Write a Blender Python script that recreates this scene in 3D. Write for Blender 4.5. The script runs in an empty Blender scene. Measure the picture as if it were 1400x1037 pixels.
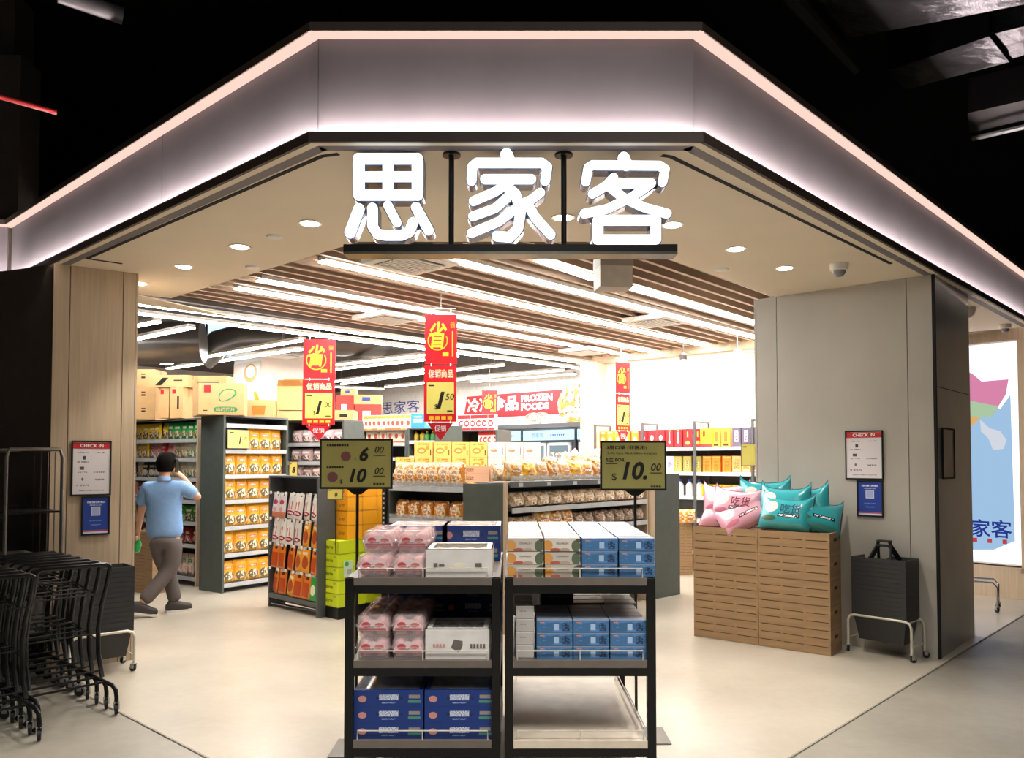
import bpy, math, random
from mathutils import Vector, Matrix
random.seed(7)
PI = math.pi
sc = bpy.context.scene
COL = sc.collection

# ------------------------------------------------------------------ camera, world, exposure
FPX, PX, PY, PITCH, H = 1080.0, 700.0, 594.0, math.radians(1.9), 1.6
cam = bpy.data.cameras.new('camera'); camo = bpy.data.objects.new('camera', cam); COL.objects.link(camo)
camo.location = (0, 0, H); camo.rotation_euler = (PI/2 + PITCH, 0, 0)
cam.sensor_fit = 'HORIZONTAL'; cam.sensor_width = 36; cam.lens = 36*FPX/1400
cam.shift_y = (PY-518.5)/1400; cam.clip_end = 100; cam.clip_start = .05
sc.camera = camo
w = bpy.data.worlds.new('world'); sc.world = w; w.use_nodes = True
w.node_tree.nodes['Background'].inputs[0].default_value = (.8, .85, 1, 1)
w.node_tree.nodes['Background'].inputs[1].default_value = .03
sc.view_settings.view_transform = 'Standard'; sc.view_settings.look = 'None'
sc.view_settings.exposure = 0.82; sc.view_settings.gamma = 1
TUBE, STRIP, LETTER, SPOT = 26.0, 80.0, 1.25, 3.4
def area(loc, size, power, col=(1, .95, .88), rot=(0, 0, 0), sy=None, spread=180):
    l = bpy.data.lights.new('area_light', 'AREA'); l.shape = 'RECTANGLE'; l.size = size; l.size_y = sy or size
    l.energy = power; l.color = col; l.spread = math.radians(spread)
    o = bpy.data.objects.new('ceiling_area_light', l); o.location = loc; o.rotation_euler = rot; COL.objects.link(o)
area((1.6, .6, 5.6), 2.2, 130, rot=(math.radians(4), 0, 0), spread=95)      # concourse ceiling lights behind the viewer
area((-3.0, 1.2, 5.6), 1.4, 60, spread=95)
area((0, -2.6, 5.6), 2.0, 30, rot=(math.radians(25), 0, 0))

# ------------------------------------------------------------------ rays of the survey
SP, CP = math.sin(PITCH), math.cos(PITCH)
def ray(px, py):
    a = (px-PX)/FPX; b = (PY-py)/FPX
    return Vector((a, CP-b*SP, SP+b*CP))
def onz(px, py, z=0.0):
    d = ray(px, py); t = (z-H)/d.z; return Vector((d.x*t, d.y*t, z))
def aty(px, py, Y):
    d = ray(px, py); t = Y/d.y; return Vector((d.x*t, Y, H+d.z*t))
U = Vector((.743, -.669, 0)); V = Vector((.669, .743, 0))
def ab(a, b, z=0): return U*a + V*b + Vector((0, 0, z))
ZC = 3.12                                                           # soffit height

# ------------------------------------------------------------------ materials
def lin(c):
    if isinstance(c, str):
        c = c.lstrip('#'); c = c if len(c) == 6 else ''.join(x+x for x in c); c = [int(c[i:i+2], 16)/255 for i in (0, 2, 4)]
    return tuple((x/12.92 if x <= .04045 else ((x+.055)/1.055)**2.4) for x in c[:3]) + (1,)
MATS = {}
def mat(name, col, rough=.5, metal=0, emis=0, noise=.06, scale=12, alpha=1, bump=0, spec=.5, stretch=None, coat=0, trans=0):
    if name in MATS: return MATS[name]
    m = bpy.data.materials.new(name); m.use_nodes = True; nt = m.node_tree; b = nt.nodes['Principled BSDF']
    c = lin(col)
    b.inputs['Base Color'].default_value = c; b.inputs['Roughness'].default_value = rough
    b.inputs['Metallic'].default_value = metal; b.inputs['Specular IOR Level'].default_value = spec
    b.inputs['Coat Weight'].default_value = coat
    b.inputs['Transmission Weight'].default_value = trans
    if alpha < 1: b.inputs['Alpha'].default_value = alpha
    if emis:
        b.inputs['Emission Color'].default_value = c; b.inputs['Emission Strength'].default_value = emis
    elif noise:
        tc = nt.nodes.new('ShaderNodeTexCoord'); mp = nt.nodes.new('ShaderNodeMapping')
        mp.inputs['Scale'].default_value = stretch or (1, 1, 1)
        n = nt.nodes.new('ShaderNodeTexNoise'); n.inputs['Scale'].default_value = scale; n.inputs['Detail'].default_value = 5
        nt.links.new(tc.outputs['Object'], mp.inputs[0]); nt.links.new(mp.outputs[0], n.inputs['Vector'])
        r = nt.nodes.new('ShaderNodeValToRGB'); e = r.color_ramp.elements
        e[0].position = .3; e[1].position = .7
        e[0].color = tuple(x*(1-noise*1.6) for x in c[:3])+(1,); e[1].color = tuple(min(1, x*(1+noise*1.2)) for x in c[:3])+(1,)
        nt.links.new(n.outputs['Fac'], r.inputs[0]); nt.links.new(r.outputs[0], b.inputs['Base Color'])
        if bump:
            bp = nt.nodes.new('ShaderNodeBump'); bp.inputs['Strength'].default_value = bump; bp.inputs['Distance'].default_value = .01
            nt.links.new(n.outputs['Fac'], bp.inputs['Height']); nt.links.new(bp.outputs[0], b.inputs['Normal'])
    MATS[name] = m; return m
def emit(name, col, s):
    if name in MATS: return MATS[name]
    m = bpy.data.materials.new(name); m.use_nodes = True; nt = m.node_tree; nt.nodes.clear()
    e = nt.nodes.new('ShaderNodeEmission'); o = nt.nodes.new('ShaderNodeOutputMaterial')
    e.inputs[0].default_value = lin(col); e.inputs[1].default_value = s; nt.links.new(e.outputs[0], o.inputs[0])
    MATS[name] = m; return m
def printed(name, base, shapes, rough=.4, coat=0, jitter=0, emis=0, bump=0, per=0):
    """flat print on packaging: shapes (kind, cx, cz, w, h, colour) in the box's own 0..1 width and height"""
    if name in MATS: return MATS[name]
    m = bpy.data.materials.new(name); m.use_nodes = True; nt = m.node_tree; b = nt.nodes['Principled BSDF']
    N, L = nt.nodes.new, nt.links.new
    def mth(op, *ins):
        n = N('ShaderNodeMath'); n.operation = op
        for i, x in enumerate(ins):
            if isinstance(x, (int, float)): n.inputs[i].default_value = x
            else: L(x, n.inputs[i])
        return n.outputs[0]
    tc = N('ShaderNodeTexCoord'); sx = N('ShaderNodeSeparateXYZ'); L(tc.outputs['Generated'], sx.inputs[0])
    X, Z = sx.outputs[0], sx.outputs[2]
    if jitter:
        nz = N('ShaderNodeTexNoise'); nz.inputs['Scale'].default_value = 9; L(tc.outputs['Generated'], nz.inputs['Vector'])
        d = mth('MULTIPLY', mth('SUBTRACT', nz.outputs['Fac'], .5), jitter)
        X = mth('ADD', X, d); Z = mth('ADD', Z, d)
    cur = N('ShaderNodeRGB'); cur.outputs[0].default_value = lin(base); cur = cur.outputs[0]
    if per:
        oi = N('ShaderNodeObjectInfo'); hs = N('ShaderNodeHueSaturation')
        L(mth('ADD', mth('MULTIPLY', oi.outputs['Random'], per), 1-per/2), hs.inputs['Value']); L(cur, hs.inputs['Color']); cur = hs.outputs[0]
    for s in shapes:
        k, cx, cz, ww, hh, c = s[:6]
        if k == 'noise':
            nz = N('ShaderNodeTexNoise'); nz.inputs['Scale'].default_value = ww; nz.inputs['Detail'].default_value = 2; L(tc.outputs['Generated'], nz.inputs['Vector'])
            inside = mth('MULTIPLY', mth('GREATER_THAN', nz.outputs['Fac'], hh), mth('LESS_THAN', mth('ABSOLUTE', mth('SUBTRACT', Z, cz)), cx))
        else:
            dx = mth('SUBTRACT', X, cx); dz = mth('SUBTRACT', Z, cz)
            if k in ('r', 't'):
                inside = mth('MULTIPLY', mth('LESS_THAN', mth('ABSOLUTE', dx), ww/2), mth('LESS_THAN', mth('ABSOLUTE', dz), hh/2))
                if k == 't':        # a line of small print
                    wv = N('ShaderNodeTexNoise'); wv.inputs['Scale'].default_value = 1; wv.inputs['Detail'].default_value = 1
                    mp = N('ShaderNodeMapping'); mp.inputs['Scale'].default_value = (s[6] if len(s) > 6 else 40, 1, (s[6] if len(s) > 6 else 40)*.7); L(tc.outputs['Generated'], mp.inputs[0]); L(mp.outputs[0], wv.inputs['Vector'])
                    inside = mth('MULTIPLY', inside, mth('GREATER_THAN', wv.outputs['Fac'], .47))
            elif k == 'o':
                inside = mth('LESS_THAN', mth('ADD', mth('POWER', mth('ABSOLUTE', mth('DIVIDE', dx, ww/2)), 2), mth('POWER', mth('ABSOLUTE', mth('DIVIDE', dz, hh/2)), 2)), 1)
        mx = N('ShaderNodeMix'); mx.data_type = 'RGBA'; L(inside, mx.inputs[0]); L(cur, mx.inputs[6]); mx.inputs[7].default_value = lin(c); cur = mx.outputs[2]
    L(cur, b.inputs['Base Color']); b.inputs['Roughness'].default_value = rough; b.inputs['Coat Weight'].default_value = coat
    if bump:
        nz = N('ShaderNodeTexNoise'); nz.inputs['Scale'].default_value = 7; nz.inputs['Detail'].default_value = 3; L(tc.outputs['Generated'], nz.inputs['Vector'])
        bp = N('ShaderNodeBump'); bp.inputs['Strength'].default_value = bump; bp.inputs['Distance'].default_value = .02; L(nz.outputs['Fac'], bp.inputs['Height']); L(bp.outputs[0], b.inputs['Normal'])
    if emis:
        L(cur, b.inputs['Emission Color']); b.inputs['Emission Strength'].default_value = emis
    MATS[name] = m; return m

M = dict(
    black=mat('black_steel', '#161616', .35, .3), blackmatte=mat('black_matte', '#0c0c0d', .8), grey=mat('panel_grey', '#4c5450', .45),
    shelf=mat('shelf_grey', '#55585a', .4), rail=mat('price_rail', '#b9bdc0', .35), wood=mat('light_oak', '#c4af95', .55, stretch=(14, 14, .6), scale=3, noise=.08),
    chrome=mat('chrome', '#cfd0d2', .18, 1, noise=0), cream=mat('cream_wire', '#d8d2c4', .35, .2), carton=mat('carton', '#cfa772', .75, noise=.04),
    cartonside=mat('carton_tape', '#b98d58', .6), white=mat('white_paint', '#eeeae4', .6), ink=mat('ink', '#17150f', .5, noise=0), yellow=mat('price_yellow', '#e9dd74', .45, noise=.02),
    red=mat('banner_red', '#e0202c', .4, noise=.02), gold=mat('print_gold', '#ffc93c', .4, noise=0), rubber=mat('rubber', '#1b1b1d', .6), zinc=mat('zinc', '#b6b8ba', .3, .9, noise=0),
    greenink=mat('green_ink', '#2f8f5b', .5, noise=0), redink=mat('red_ink', '#c5252c', .5, noise=0), whiteink=mat('white_ink', '#f6f6f4', .5, noise=0), blueink=mat('blue_ink', '#31439a', .5, noise=0),
    tube=emit('led_tube', '#fffaf4', TUBE), lamp=emit('downlight_lamp', '#fff1dc', 30))

# ------------------------------------------------------------------ mesh builder
class MB:
    def __init__(s): s.v = []; s.f = []; s.m = []
    def add(s, vs, fs, mi=0):
        o = len(s.v); s.v += [tuple(x) for x in vs]; s.f += [tuple(o+i for i in f) for f in fs]; s.m += [mi]*len(fs); return s
    def box(s, x0, x1, y0, y1, z0, z1, mi=0, taper=0):
        if x0 > x1: x0, x1 = x1, x0
        if y0 > y1: y0, y1 = y1, y0
        if z0 > z1: z0, z1 = z1, z0
        t = taper
        vs = [(x0+t, y0+t, z0), (x1-t, y0+t, z0), (x1-t, y1-t, z0), (x0+t, y1-t, z0), (x0, y0, z1), (x1, y0, z1), (x1, y1, z1), (x0, y1, z1)]
        return s.add(vs, [(0, 3, 2, 1), (4, 5, 6, 7), (0, 1, 5, 4), (1, 2, 6, 5), (2, 3, 7, 6), (3, 0, 4, 7)], mi)
    def prism(s, poly, y0, y1, mi=0):            # polygon in x,z (counter-clockwise seen from -y), pushed along y
        n = len(poly); vs = [(x, y0, z) for x, z in poly]+[(x, y1, z) for x, z in poly]
        return s.add(vs, [tuple(range(n)), tuple(range(2*n-1, n-1, -1))]+[(i, i+n, (i+1) % n+n, (i+1) % n) for i in range(n)], mi)
    def slab(s, poly, z0, z1, mi=0):             # polygon in x,y (counter-clockwise from above)
        n = len(poly); vs = [(p[0], p[1], z0) for p in poly]+[(p[0], p[1], z1) for p in poly]
        return s.add(vs, [tuple(range(n-1, -1, -1)), tuple(range(n, 2*n))]+[(i, (i+1) % n, (i+1) % n+n, i+n) for i in range(n)], mi)
    def tube(s, path, r, n=8, mi=0, closed=False):
        P = [Vector(p) for p in path]; k = len(P); rings = []; up = None
        for i in range(k):
            a = P[i-1] if (i or closed) else P[0]; c = P[(i+1) % k] if (i < k-1 or closed) else P[-1]
            d = (c-a).normalized()
            if up is None or abs(d.dot(up)) > .99: up = Vector((0, 0, 1)) if abs(d.z) < .9 else Vector((0, 1, 0))
            x = d.cross(up).normalized(); yv = x.cross(d).normalized(); up = yv
            rr = r[i] if isinstance(r, (list, tuple)) else r
            rings.append([P[i]+x*math.cos(t*2*PI/n)*rr+yv*math.sin(t*2*PI/n)*rr for t in range(n)])
        vs = [v for rg in rings for v in rg]; fs = []
        for i in range(k if closed else k-1):
            j = (i+1) % k
            for t in range(n): fs.append((i*n+t, i*n+(t+1) % n, j*n+(t+1) % n, j*n+t))
        if not closed: fs += [tuple(range(n-1, -1, -1)), tuple((k-1)*n+t for t in range(n))]
        return s.add(vs, fs, mi)
    def lathe(s, prof, c=(0, 0, 0), axis='z', n=16, mi=0):   # prof (r, h)
        vs = []
        for r, h in prof:
            for t in range(n):
                a = 2*PI*t/n; p = (r*math.cos(a), r*math.sin(a), h)
                if axis == 'x': p = (h, r*math.cos(a), r*math.sin(a))
                if axis == 'y': p = (r*math.cos(a), h, r*math.sin(a))
                vs.append((p[0]+c[0], p[1]+c[1], p[2]+c[2]))
        k = len(prof); fs = [(i*n+t, i*n+(t+1) % n, (i+1)*n+(t+1) % n, (i+1)*n+t) for i in range(k-1) for t in range(n)]
        fs += [tuple(range(n-1, -1, -1)), tuple((k-1)*n+t for t in range(n))]
        return s.add(vs, fs, mi)
    def mesh(s, name, mats, smooth=False):
        me = bpy.data.meshes.new(name); me.from_pydata(s.v, [], s.f)
        for m in (mats if isinstance(mats, (list, tuple)) else [mats]): me.materials.append(m)
        me.polygons.foreach_set('material_index', s.m)
        if smooth:
            me.polygons.foreach_set('use_smooth', [True]*len(s.f))
            try: me.set_sharp_from_angle(angle=math.radians(40))
            except Exception: pass
        me.update(); return me
    def build(s, name, mats, parent=None, smooth=False, bevel=0, loc=None, rz=None):
        o = bpy.data.objects.new(name, s.mesh(name, mats, smooth)); COL.objects.link(o)
        if parent is not None: o.parent = parent
        if loc is not None: o.location = loc
        if rz is not None: o.rotation_euler = (0, 0, rz)
        if bevel:
            b = o.modifiers.new('bevel', 'BEVEL'); b.width = bevel; b.segments = 2; b.limit_method = 'ANGLE'
        return o
def tag(o, label=None, cat=None, group=None, kind=None):
    if label: o['label'] = label
    if cat: o['category'] = cat
    if group: o['group'] = group
    if kind: o['kind'] = kind
    return o
def empty(name, loc, rz=0, label=None, cat=None, group=None, kind=None):
    o = bpy.data.objects.new(name, None); COL.objects.link(o); o.location = loc; o.rotation_euler = (0, 0, rz); o.empty_display_size = .05
    return tag(o, label, cat, group, kind)
def copy_tree(o, parent=None):
    c = o.copy(); COL.objects.link(c); c.parent = parent
    for ch in list(o.children): copy_tree(ch, c)
    return c
def place(me, name, loc, rz, label, cat, group, rx=0, ry=0):
    o = bpy.data.objects.new(name, me); COL.objects.link(o); o.location = loc; o.rotation_euler = (rx, ry, rz)
    return tag(o, label, cat, group)
def struct(mb, name, mats, parent=None, **k):
    o = mb.build(name, mats, parent, **k)
    if parent is None: o['kind'] = 'structure'
    return o
ORD = 'first second third fourth fifth sixth seventh eighth ninth tenth eleventh twelfth thirteenth fourteenth fifteenth sixteenth seventeenth eighteenth nineteenth twentieth'.split()
ORD += ['twenty-first', 'twenty-second', 'twenty-third', 'twenty-fourth', 'twenty-fifth', 'twenty-sixth', 'twenty-seventh', 'twenty-eighth', 'twenty-ninth', 'thirtieth']

def text_mesh(s, w_, h_, m, bold=0, shear=0, depth=.0012):
    cu = bpy.data.curves.new('lettering', 'FONT'); cu.body = s; cu.align_x = 'CENTER'; cu.offset = bold; cu.shear = shear; cu.resolution_u = 3
    cu.fill_mode = 'FRONT'
    o = bpy.data.objects.new('lettering', cu); COL.objects.link(o)
    dg = bpy.context.evaluated_depsgraph_get(); me = bpy.data.meshes.new_from_object(o.evaluated_get(dg)); bpy.data.objects.remove(o)
    if not me.vertices: return me
    xs = [v.co.x for v in me.vertices]; ys = [v.co.y for v in me.vertices]
    cx, cy = (min(xs)+max(xs))/2, (min(ys)+max(ys))/2; sx = w_/max(1e-6, max(xs)-min(xs)) if w_ else None; sy = h_/max(1e-6, max(ys)-min(ys)) if h_ else sx
    if sx is None: sx = sy
    for v in me.vertices: v.co = ((v.co.x-cx)*sx, 0, (v.co.y-cy)*sy)
    me.materials.clear(); me.materials.append(m); me.name = 'lettering'; return me
TEXTS = {}
def text(s, x, z, w_, h_, m, parent, y=-.003, name='lettering', bold=0, shear=0):
    k = (s, w_, h_, m.name, bold, shear)
    if k not in TEXTS: TEXTS[k] = text_mesh(s, w_, h_, m, bold, shear)
    o = bpy.data.objects.new(name, TEXTS[k]); COL.objects.link(o); o.parent = parent; o.location = (x, y, z); return o
def rects(parent, name, m, rs, y=-.002, t=.001):
    mb = MB()
    for x0, x1, z0, z1 in rs: mb.box(x0, x1, y-t, y, z0, z1)
    return mb.build(name, m, parent)

# ================================================================== FLOORS
fr_l, fr_r = Vector((-.966, 3.7, 0)), Vector((.908, 3.7, 0))
WU = Vector((-.743, .669, 0)); WV = Vector((.695, .719, 0))
wl_end = fr_l+WU*4.62; wr_end = fr_r+WV*7.2
store_poly = [fr_l, fr_r, wr_end, ab(2, 24), ab(-26, 24), ab(-26, -1), wl_end+WU*2]
def conc(name, c1, c2, rough, sc1, bump=.05):
    m = bpy.data.materials.new(name); m.use_nodes = True; nt = m.node_tree; b = nt.nodes['Principled BSDF']; N, L = nt.nodes.new, nt.links.new
    tc = N('ShaderNodeTexCoord'); n1 = N('ShaderNodeTexNoise'); n1.inputs['Scale'].default_value = sc1; n1.inputs['Detail'].default_value = 6; n1.inputs['Roughness'].default_value = .5
    n2 = N('ShaderNodeTexNoise'); n2.inputs['Scale'].default_value = sc1*14; n2.inputs['Detail'].default_value = 4
    L(tc.outputs['Object'], n1.inputs['Vector']); L(tc.outputs['Object'], n2.inputs['Vector'])
    mx = N('ShaderNodeMath'); mx.operation = 'MULTIPLY_ADD'; L(n2.outputs['Fac'], mx.inputs[0]); mx.inputs[1].default_value = .25; L(n1.outputs['Fac'], mx.inputs[2])
    mr = N('ShaderNodeMapRange'); L(mx.outputs[0], mr.inputs[0]); mr.inputs[1].default_value = .40; mr.inputs[2].default_value = .85
    cm = N('ShaderNodeMix'); cm.data_type = 'RGBA'; L(mr.outputs[0], cm.inputs[0]); cm.inputs[6].default_value = lin(c1); cm.inputs[7].default_value = lin(c2); L(cm.outputs[2], b.inputs['Base Color'])
    b.inputs['Roughness'].default_value = rough
    bp = N('ShaderNodeBump'); 
    MATS[name] = m; return m
struct(MB().slab(store_poly, -.1, 0), 'floor', conc('polished_concrete', '#a39a8b', '#bdb5a6', .3, 1.1))
struct(MB().box(-14, 14, -6, 26, -.2, -.004), 'floor_concourse', conc('concourse_concrete', '#767166', '#989286', .45, .9, .12))
jm = mat('joint_dark', '#8a8478', .7)
def strip(p, q, w_, z0, z1):
    d = (q-p).normalized(); n = Vector((-d.y, d.x, 0))*w_/2
    return MB().slab([p-n, q-n, q+n, p+n], z0, z1)
for p, q in ((fr_r, wr_end), (fr_l, wl_end)): struct(strip(p, q, .012, 0, .0015), 'trim_floor_joint', jm)

# ================================================================== FASCIA (front and two wings)
def vec2(p): return Vector((p[0], p[1], 0))
fas_m = bpy.data.materials.new('fascia_plaster')
fas_m = mat('fascia_plaster2', '#767176', .6, scale=3, noise=.05)
lip_m = mat('lip_brown', '#4a3d38', .55)
strip_top = emit('led_strip_warm', '#ffd3c4', .62)
strip_bot = emit('led_strip_white', '#fff0ec', STRIP)
soff = mat('soffit_plaster', '#e4d6c0', .75, scale=2, noise=.02)
def fascia(name, p, q, joints, ext0=0, ext1=0, tag_side=''):
    d = (q-p); Lh = d.length; rz = math.atan2(d.y, d.x)
    root = empty(name, (p.x, p.y, ZC), rz, kind='structure')
    k = [0]+joints+[Lh]
    for i in range(len(k)-1): MB().box(k[i]+(.003 if i else -ext0), k[i+1]-(.003 if i < len(k)-2 else -ext1), .07, .13, .0, .54).build('panel', fas_m, root)
    def lip(nm, z0, z1, y0, y1, m, e=0):
        a0 = -ext0+(y0-.07)*0; MB().box(-max(ext0, 0), Lh+max(ext1, 0), y0, y1, z0, z1).build(nm, m, root)
    lip('lower_lip', -.008, .042, 0, .018, lip_m)
    lip('upper_lip', .53, .572, 0, .13, lip_m)
    MB().box(-ext0, Lh+ext1, .024, .044, .017, .026).build('led_strip', strip_bot, root)
    MB().box(-max(ext0, 0)-.008, Lh+max(ext1, 0)+.008, .006, .068, .524, .53).build('led_strip', strip_top, root)
    return root
fascia('trim_front', fr_l, fr_r, [], -.029, -.029)
fascia('trim_left_wing', wl_end, fr_l, [2.9], .06, -.029)
fascia('trim_right_wing', fr_r, wr_end, [2.95], -.029, 0)
fascia('trim_left_return', wl_end+Vector((-.75, -.25, 0)), wl_end, [])
struct(MB().box(-5.6, -4.36, 6.9, 7.2, 0, 5.2), 'wall_far_left', mat('dark_brown_wall', '#4a4038', .7))

# soffit between the fascia and the shop
rear = [onz(x, y, ZC) for x, y in ((183, 403), (234, 408), (490, 331), (846, 331), (1037, 398))]
pl_l = wl_end
so = [fr_l+Vector((.008, .018, 0)), fr_r+Vector((-.008, .018, 0)), wr_end+Vector((-.02, .02, 0)), wr_end+WU*3.6, vec2(rear[4])+V*3.0, rear[4], rear[3], rear[2], rear[1], rear[0], wl_end+V*2.2, wl_end+Vector((.02, .02, 0))]
struct(MB().slab([(p[0], p[1]) for p in so], ZC+.0005, ZC+.012), 'ceiling_soffit', soff)
blk = M['blackmatte']
for pts in ([(463, 211), (440, 214), (119, 354), (167, 361)], [(905, 213), (918, 215), (1218, 361)]):
    P3 = [onz(x, y, ZC-.002) for x, y in pts]
    for a, b in zip(P3[:-1], P3[1:]): struct(strip(a, b, .026, ZC-.003, ZC+.001), 'trim_slot', blk)

# ================================================================== CEILING OVER THE SHOP
slat_m = mat('slat_wood', '#aa9078', .5, stretch=(1, 1, 1), scale=8)
ceil = empty('ceiling', (0, 0, 3.3), math.atan2(V.y, V.x), kind='structure')   # local x runs along V, local y = -U
sl = MB().box(0, 1, -.02, .02, 0, .12).mesh('slat', slat_m)
def slat(a, b0, b1):
    o = bpy.data.objects.new('slat', sl); COL.objects.link(o); o.parent = ceil; o.location = (b0, -a, 0); o.scale = (b1-b0, 1, 1)
n_s = 0
a = -7.95
while a < -2.6:
    b0 = 3.4 if a < -5 else 4.3
    slat(a, b0, 10.62); a += .188; n_s += 1
MB().box(3.2, 10.75, 2.5, 8.1, .16, .24).build('backing_board', mat('ceiling_brown', '#54473c', .7), ceil)
MB().box(3.2, 16, 8.04, 8.1, -.04, .7).build('edge_board', mat('ceiling_dark', '#6e6761', .8), ceil)
struct(MB().slab([ab(-26, -1), ab(-8.05, -1), ab(-8.05, 26), ab(-26, 26)], 3.95, 4.0), 'ceiling_dark', mat('ceiling_dark'  , '#6e6761', .8))
struct(MB().slab([ab(-8.1, 10.7), ab(-2.4, 10.7), ab(-2.4, 10.6), ab(-8.1, 10.6)][::-1], 3.2, 3.4), 'trim_beam', mat('beam_cream', '#d9c6a8', .6))

def hang_tube(px0, py0, px1, py1, z, lab, grp, wd=.08, group_label=None):
    p, q = onz(px0, py0, z), onz(px1, py1, z)
    if z > 3.25 and q.dot(V) > 10.5: q = q-(q-p).normalized()*(q.dot(V)-10.5)
    d = q-p; L_ = d.length; rz = math.atan2(d.y, d.x)
    r = empty('linear_light', (p.x, p.y, z), rz, lab, 'light', grp)
    MB().box(0, L_, -wd/2, wd/2, .012, .05).build('housing', M['white'], r)
    MB().box(.004, L_-.004, -wd/2+.002, wd/2-.002, 0, .012).build('diffuser', M['tube'], r)
    for t in (.12, .88): MB().tube([(L_*t, 0, .05), (L_*t, 0, .10 if z > 3.25 else .72)], .003, 5).build('suspension_wire', M['zinc'], r)
    return r
ST = [(323, 395, 862, 487, 'fifth'), (354, 384, 905, 484, 'fourth'), (440, 358, 985, 478, 'third'), (580, 347, 1060, 469, 'second')]
for x0, y0, x1, y1, o_ in ST:
    hang_tube(x0, y0, x1, y1, 3.28, 'long white tube light along the wooden ceiling slats, %s from the shop entrance' % o_, 'tube lights under the wooden slats', .115)
hang_tube(737, 356, 815, 383, 3.28, 'short white tube light left of the grey hanging box', 'tube lights under the wooden slats', .115)
hang_tube(862, 394, 1060, 450, 3.28, 'white tube light right of the grey hanging box, nearest the entrance', 'tube lights under the wooden slats', .115)
G2 = 'tube lights under the dark ceiling'
DT = [(150, 412, 822, 500, 'longest white tube light crossing the dark ceiling, beside the wooden slats'),
      (150, 425, 822, 508, 'second long white tube light crossing the dark ceiling'),
      (223, 499, 414, 466, 'slanting tube light above the cartons, upper of the pair'), (230, 505, 414, 478, 'slanting tube light above the cartons, lower of the pair'),
      (150, 472, 262, 449, 'tube light beside the white pillar, long one near the duct'), (150, 454, 215, 441, 'short tube light beside the oak pillar'),
      (458, 500, 610, 483, 'tube light behind the middle banner, topmost of the slanting ones'), (459, 506, 625, 488, 'tube light behind the middle banner, second of the slanting ones'),
      (440, 525, 600, 504, 'tube light between the two red banners, third of the slanting ones'), (468, 526, 610, 507, 'tube light between the two red banners, fourth of the slanting ones'),
      (600, 510, 688, 500, 'tube light right of the middle banner, upper'), (528, 530, 705, 512, 'tube light right of the middle banner, lower'),
      (458, 530, 524, 533, 'short far tube light above the red cartons'), (640, 517, 770, 507, 'tube light above the frozen foods board, upper'),
      (645, 523, 786, 512, 'tube light above the frozen foods board, lower')]
for x0, y0, x1, y1, lb in DT: hang_tube(x0, y0, x1, y1, 3.2, lb, G2, .1)

def vent(pts, z, lb):
    P4 = [onz(x, y, z) for x, y in pts]; c = sum(P4, Vector())/4
    r = empty('ceiling_vent', c, math.atan2(V.y, V.x), lb, 'vent', 'ceiling air vents')
    s_ = .29; MB().box(-s_, s_, -s_, s_, .0, .05).build('frame', M['white'], r)
    mb = MB().box(-s_+.08, s_-.08, -s_+.08, s_-.08, -.004, 0).build('grille_backing', M['shelf'], r)
    for i in range(9): MB().box(-s_+.08, s_-.08, -s_+.095+i*.046, -s_+.12+i*.046, -.014, -.006).build('slat', M['white'], r)
vent([(494, 360), (566, 376), (627, 363), (554, 347)], 3.24, 'square white air vent among the slats behind the shop sign')
vent([(475, 437), (530, 443), (580, 440), (530, 431)], 3.24, 'square white air vent at the slat edge above the red banners')
vent([(848, 441), (905, 433), (942, 442.5), (892, 449)], 3.24, 'square white air vent in the slats near the bright wall')
vent([(765, 482), (800, 478), (835, 482), (800, 487)], 3.24, 'square white air vent in the slats farthest from the sign')
vent([(185, 487), (220, 481), (258, 489), (220, 494)], 3.3, 'square white air vent below the round duct over the cartons')
vent([(350, 486), (385, 480), (415, 488), (385, 494)], 3.3, 'square white air vent left of the first banner')

# ducts under the dark ceiling
duct = mat('duct_dark', '#5f5c5a', .35, .6)
r = MB().tube([aty(150, 470, 11), aty(278, 468, 11.2)], .30, 20).build('air_duct', duct, smooth=True); tag(r, 'round dark air duct end over the cartons', 'duct', 'dark air ducts')
mb = MB(); mb.tube([aty(275, 490, 12.5), aty(300, 470, 12.5), aty(330, 462, 12.5), aty(400, 466, 12.6), aty(600, 476, 13.5)], .22, 16)
mb2=mb; tag(mb.build('air_duct', duct, smooth=True), 'dark curved air duct behind the first red banner', 'duct', 'dark air ducts')
r = empty('roof_window', aty(280, 462, 12.8), 0, 'small bluish window high between the dark ducts', 'window'); MB().box(-.28, .42, 0, .05, -.35, .28).build('pane', emit('window_glow', '#b9cfe6', 1.0), r); MB().box(.02, .05, -.02, 0, -.35, .28).build('glazing_bar', M['shelf'], r)

# ================================================================== WALLS
warm_white = mat('wall_white', '#efe6dc', .7, noise=.02)
struct(MB().slab([ab(-7.7, 10.7), ab(-2.4, 10.7), ab(-2.4, 10.8), ab(-7.7, 10.8)], 0, 3.3), 'wall_right_back', warm_white)
struct(MB().slab([ab(-7.85, 10.4), ab(-7.55, 10.4), ab(-7.55, 10.8), ab(-7.85, 10.8)], 0, 3.2), 'wall_column', mat('beam_cream', '#d9c6a8', .6))
BW = Vector((1.62, 15.0, 0))
def bw(t, off=0): return BW - U*t - V*off
struct(MB().slab([bw(-1.2), bw(14), bw(14, -.1), bw(-1.2, -.1)][::-1], 0, 3.38), 'wall_back', warm_white)
struct(MB().slab([bw(-1.2), bw(14), bw(14, -.1), bw(-1.2, -.1)][::-1], 3.38, 4.0), 'wall_back_upper', mat('ceiling_dark', '#6e6761', .8))
struct(MB().slab([ab(-20, 3), ab(-20, 20), ab(-20.1, 20), ab(-20.1, 3)], 0, 4), 'wall_left_back', warm_white)
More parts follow.
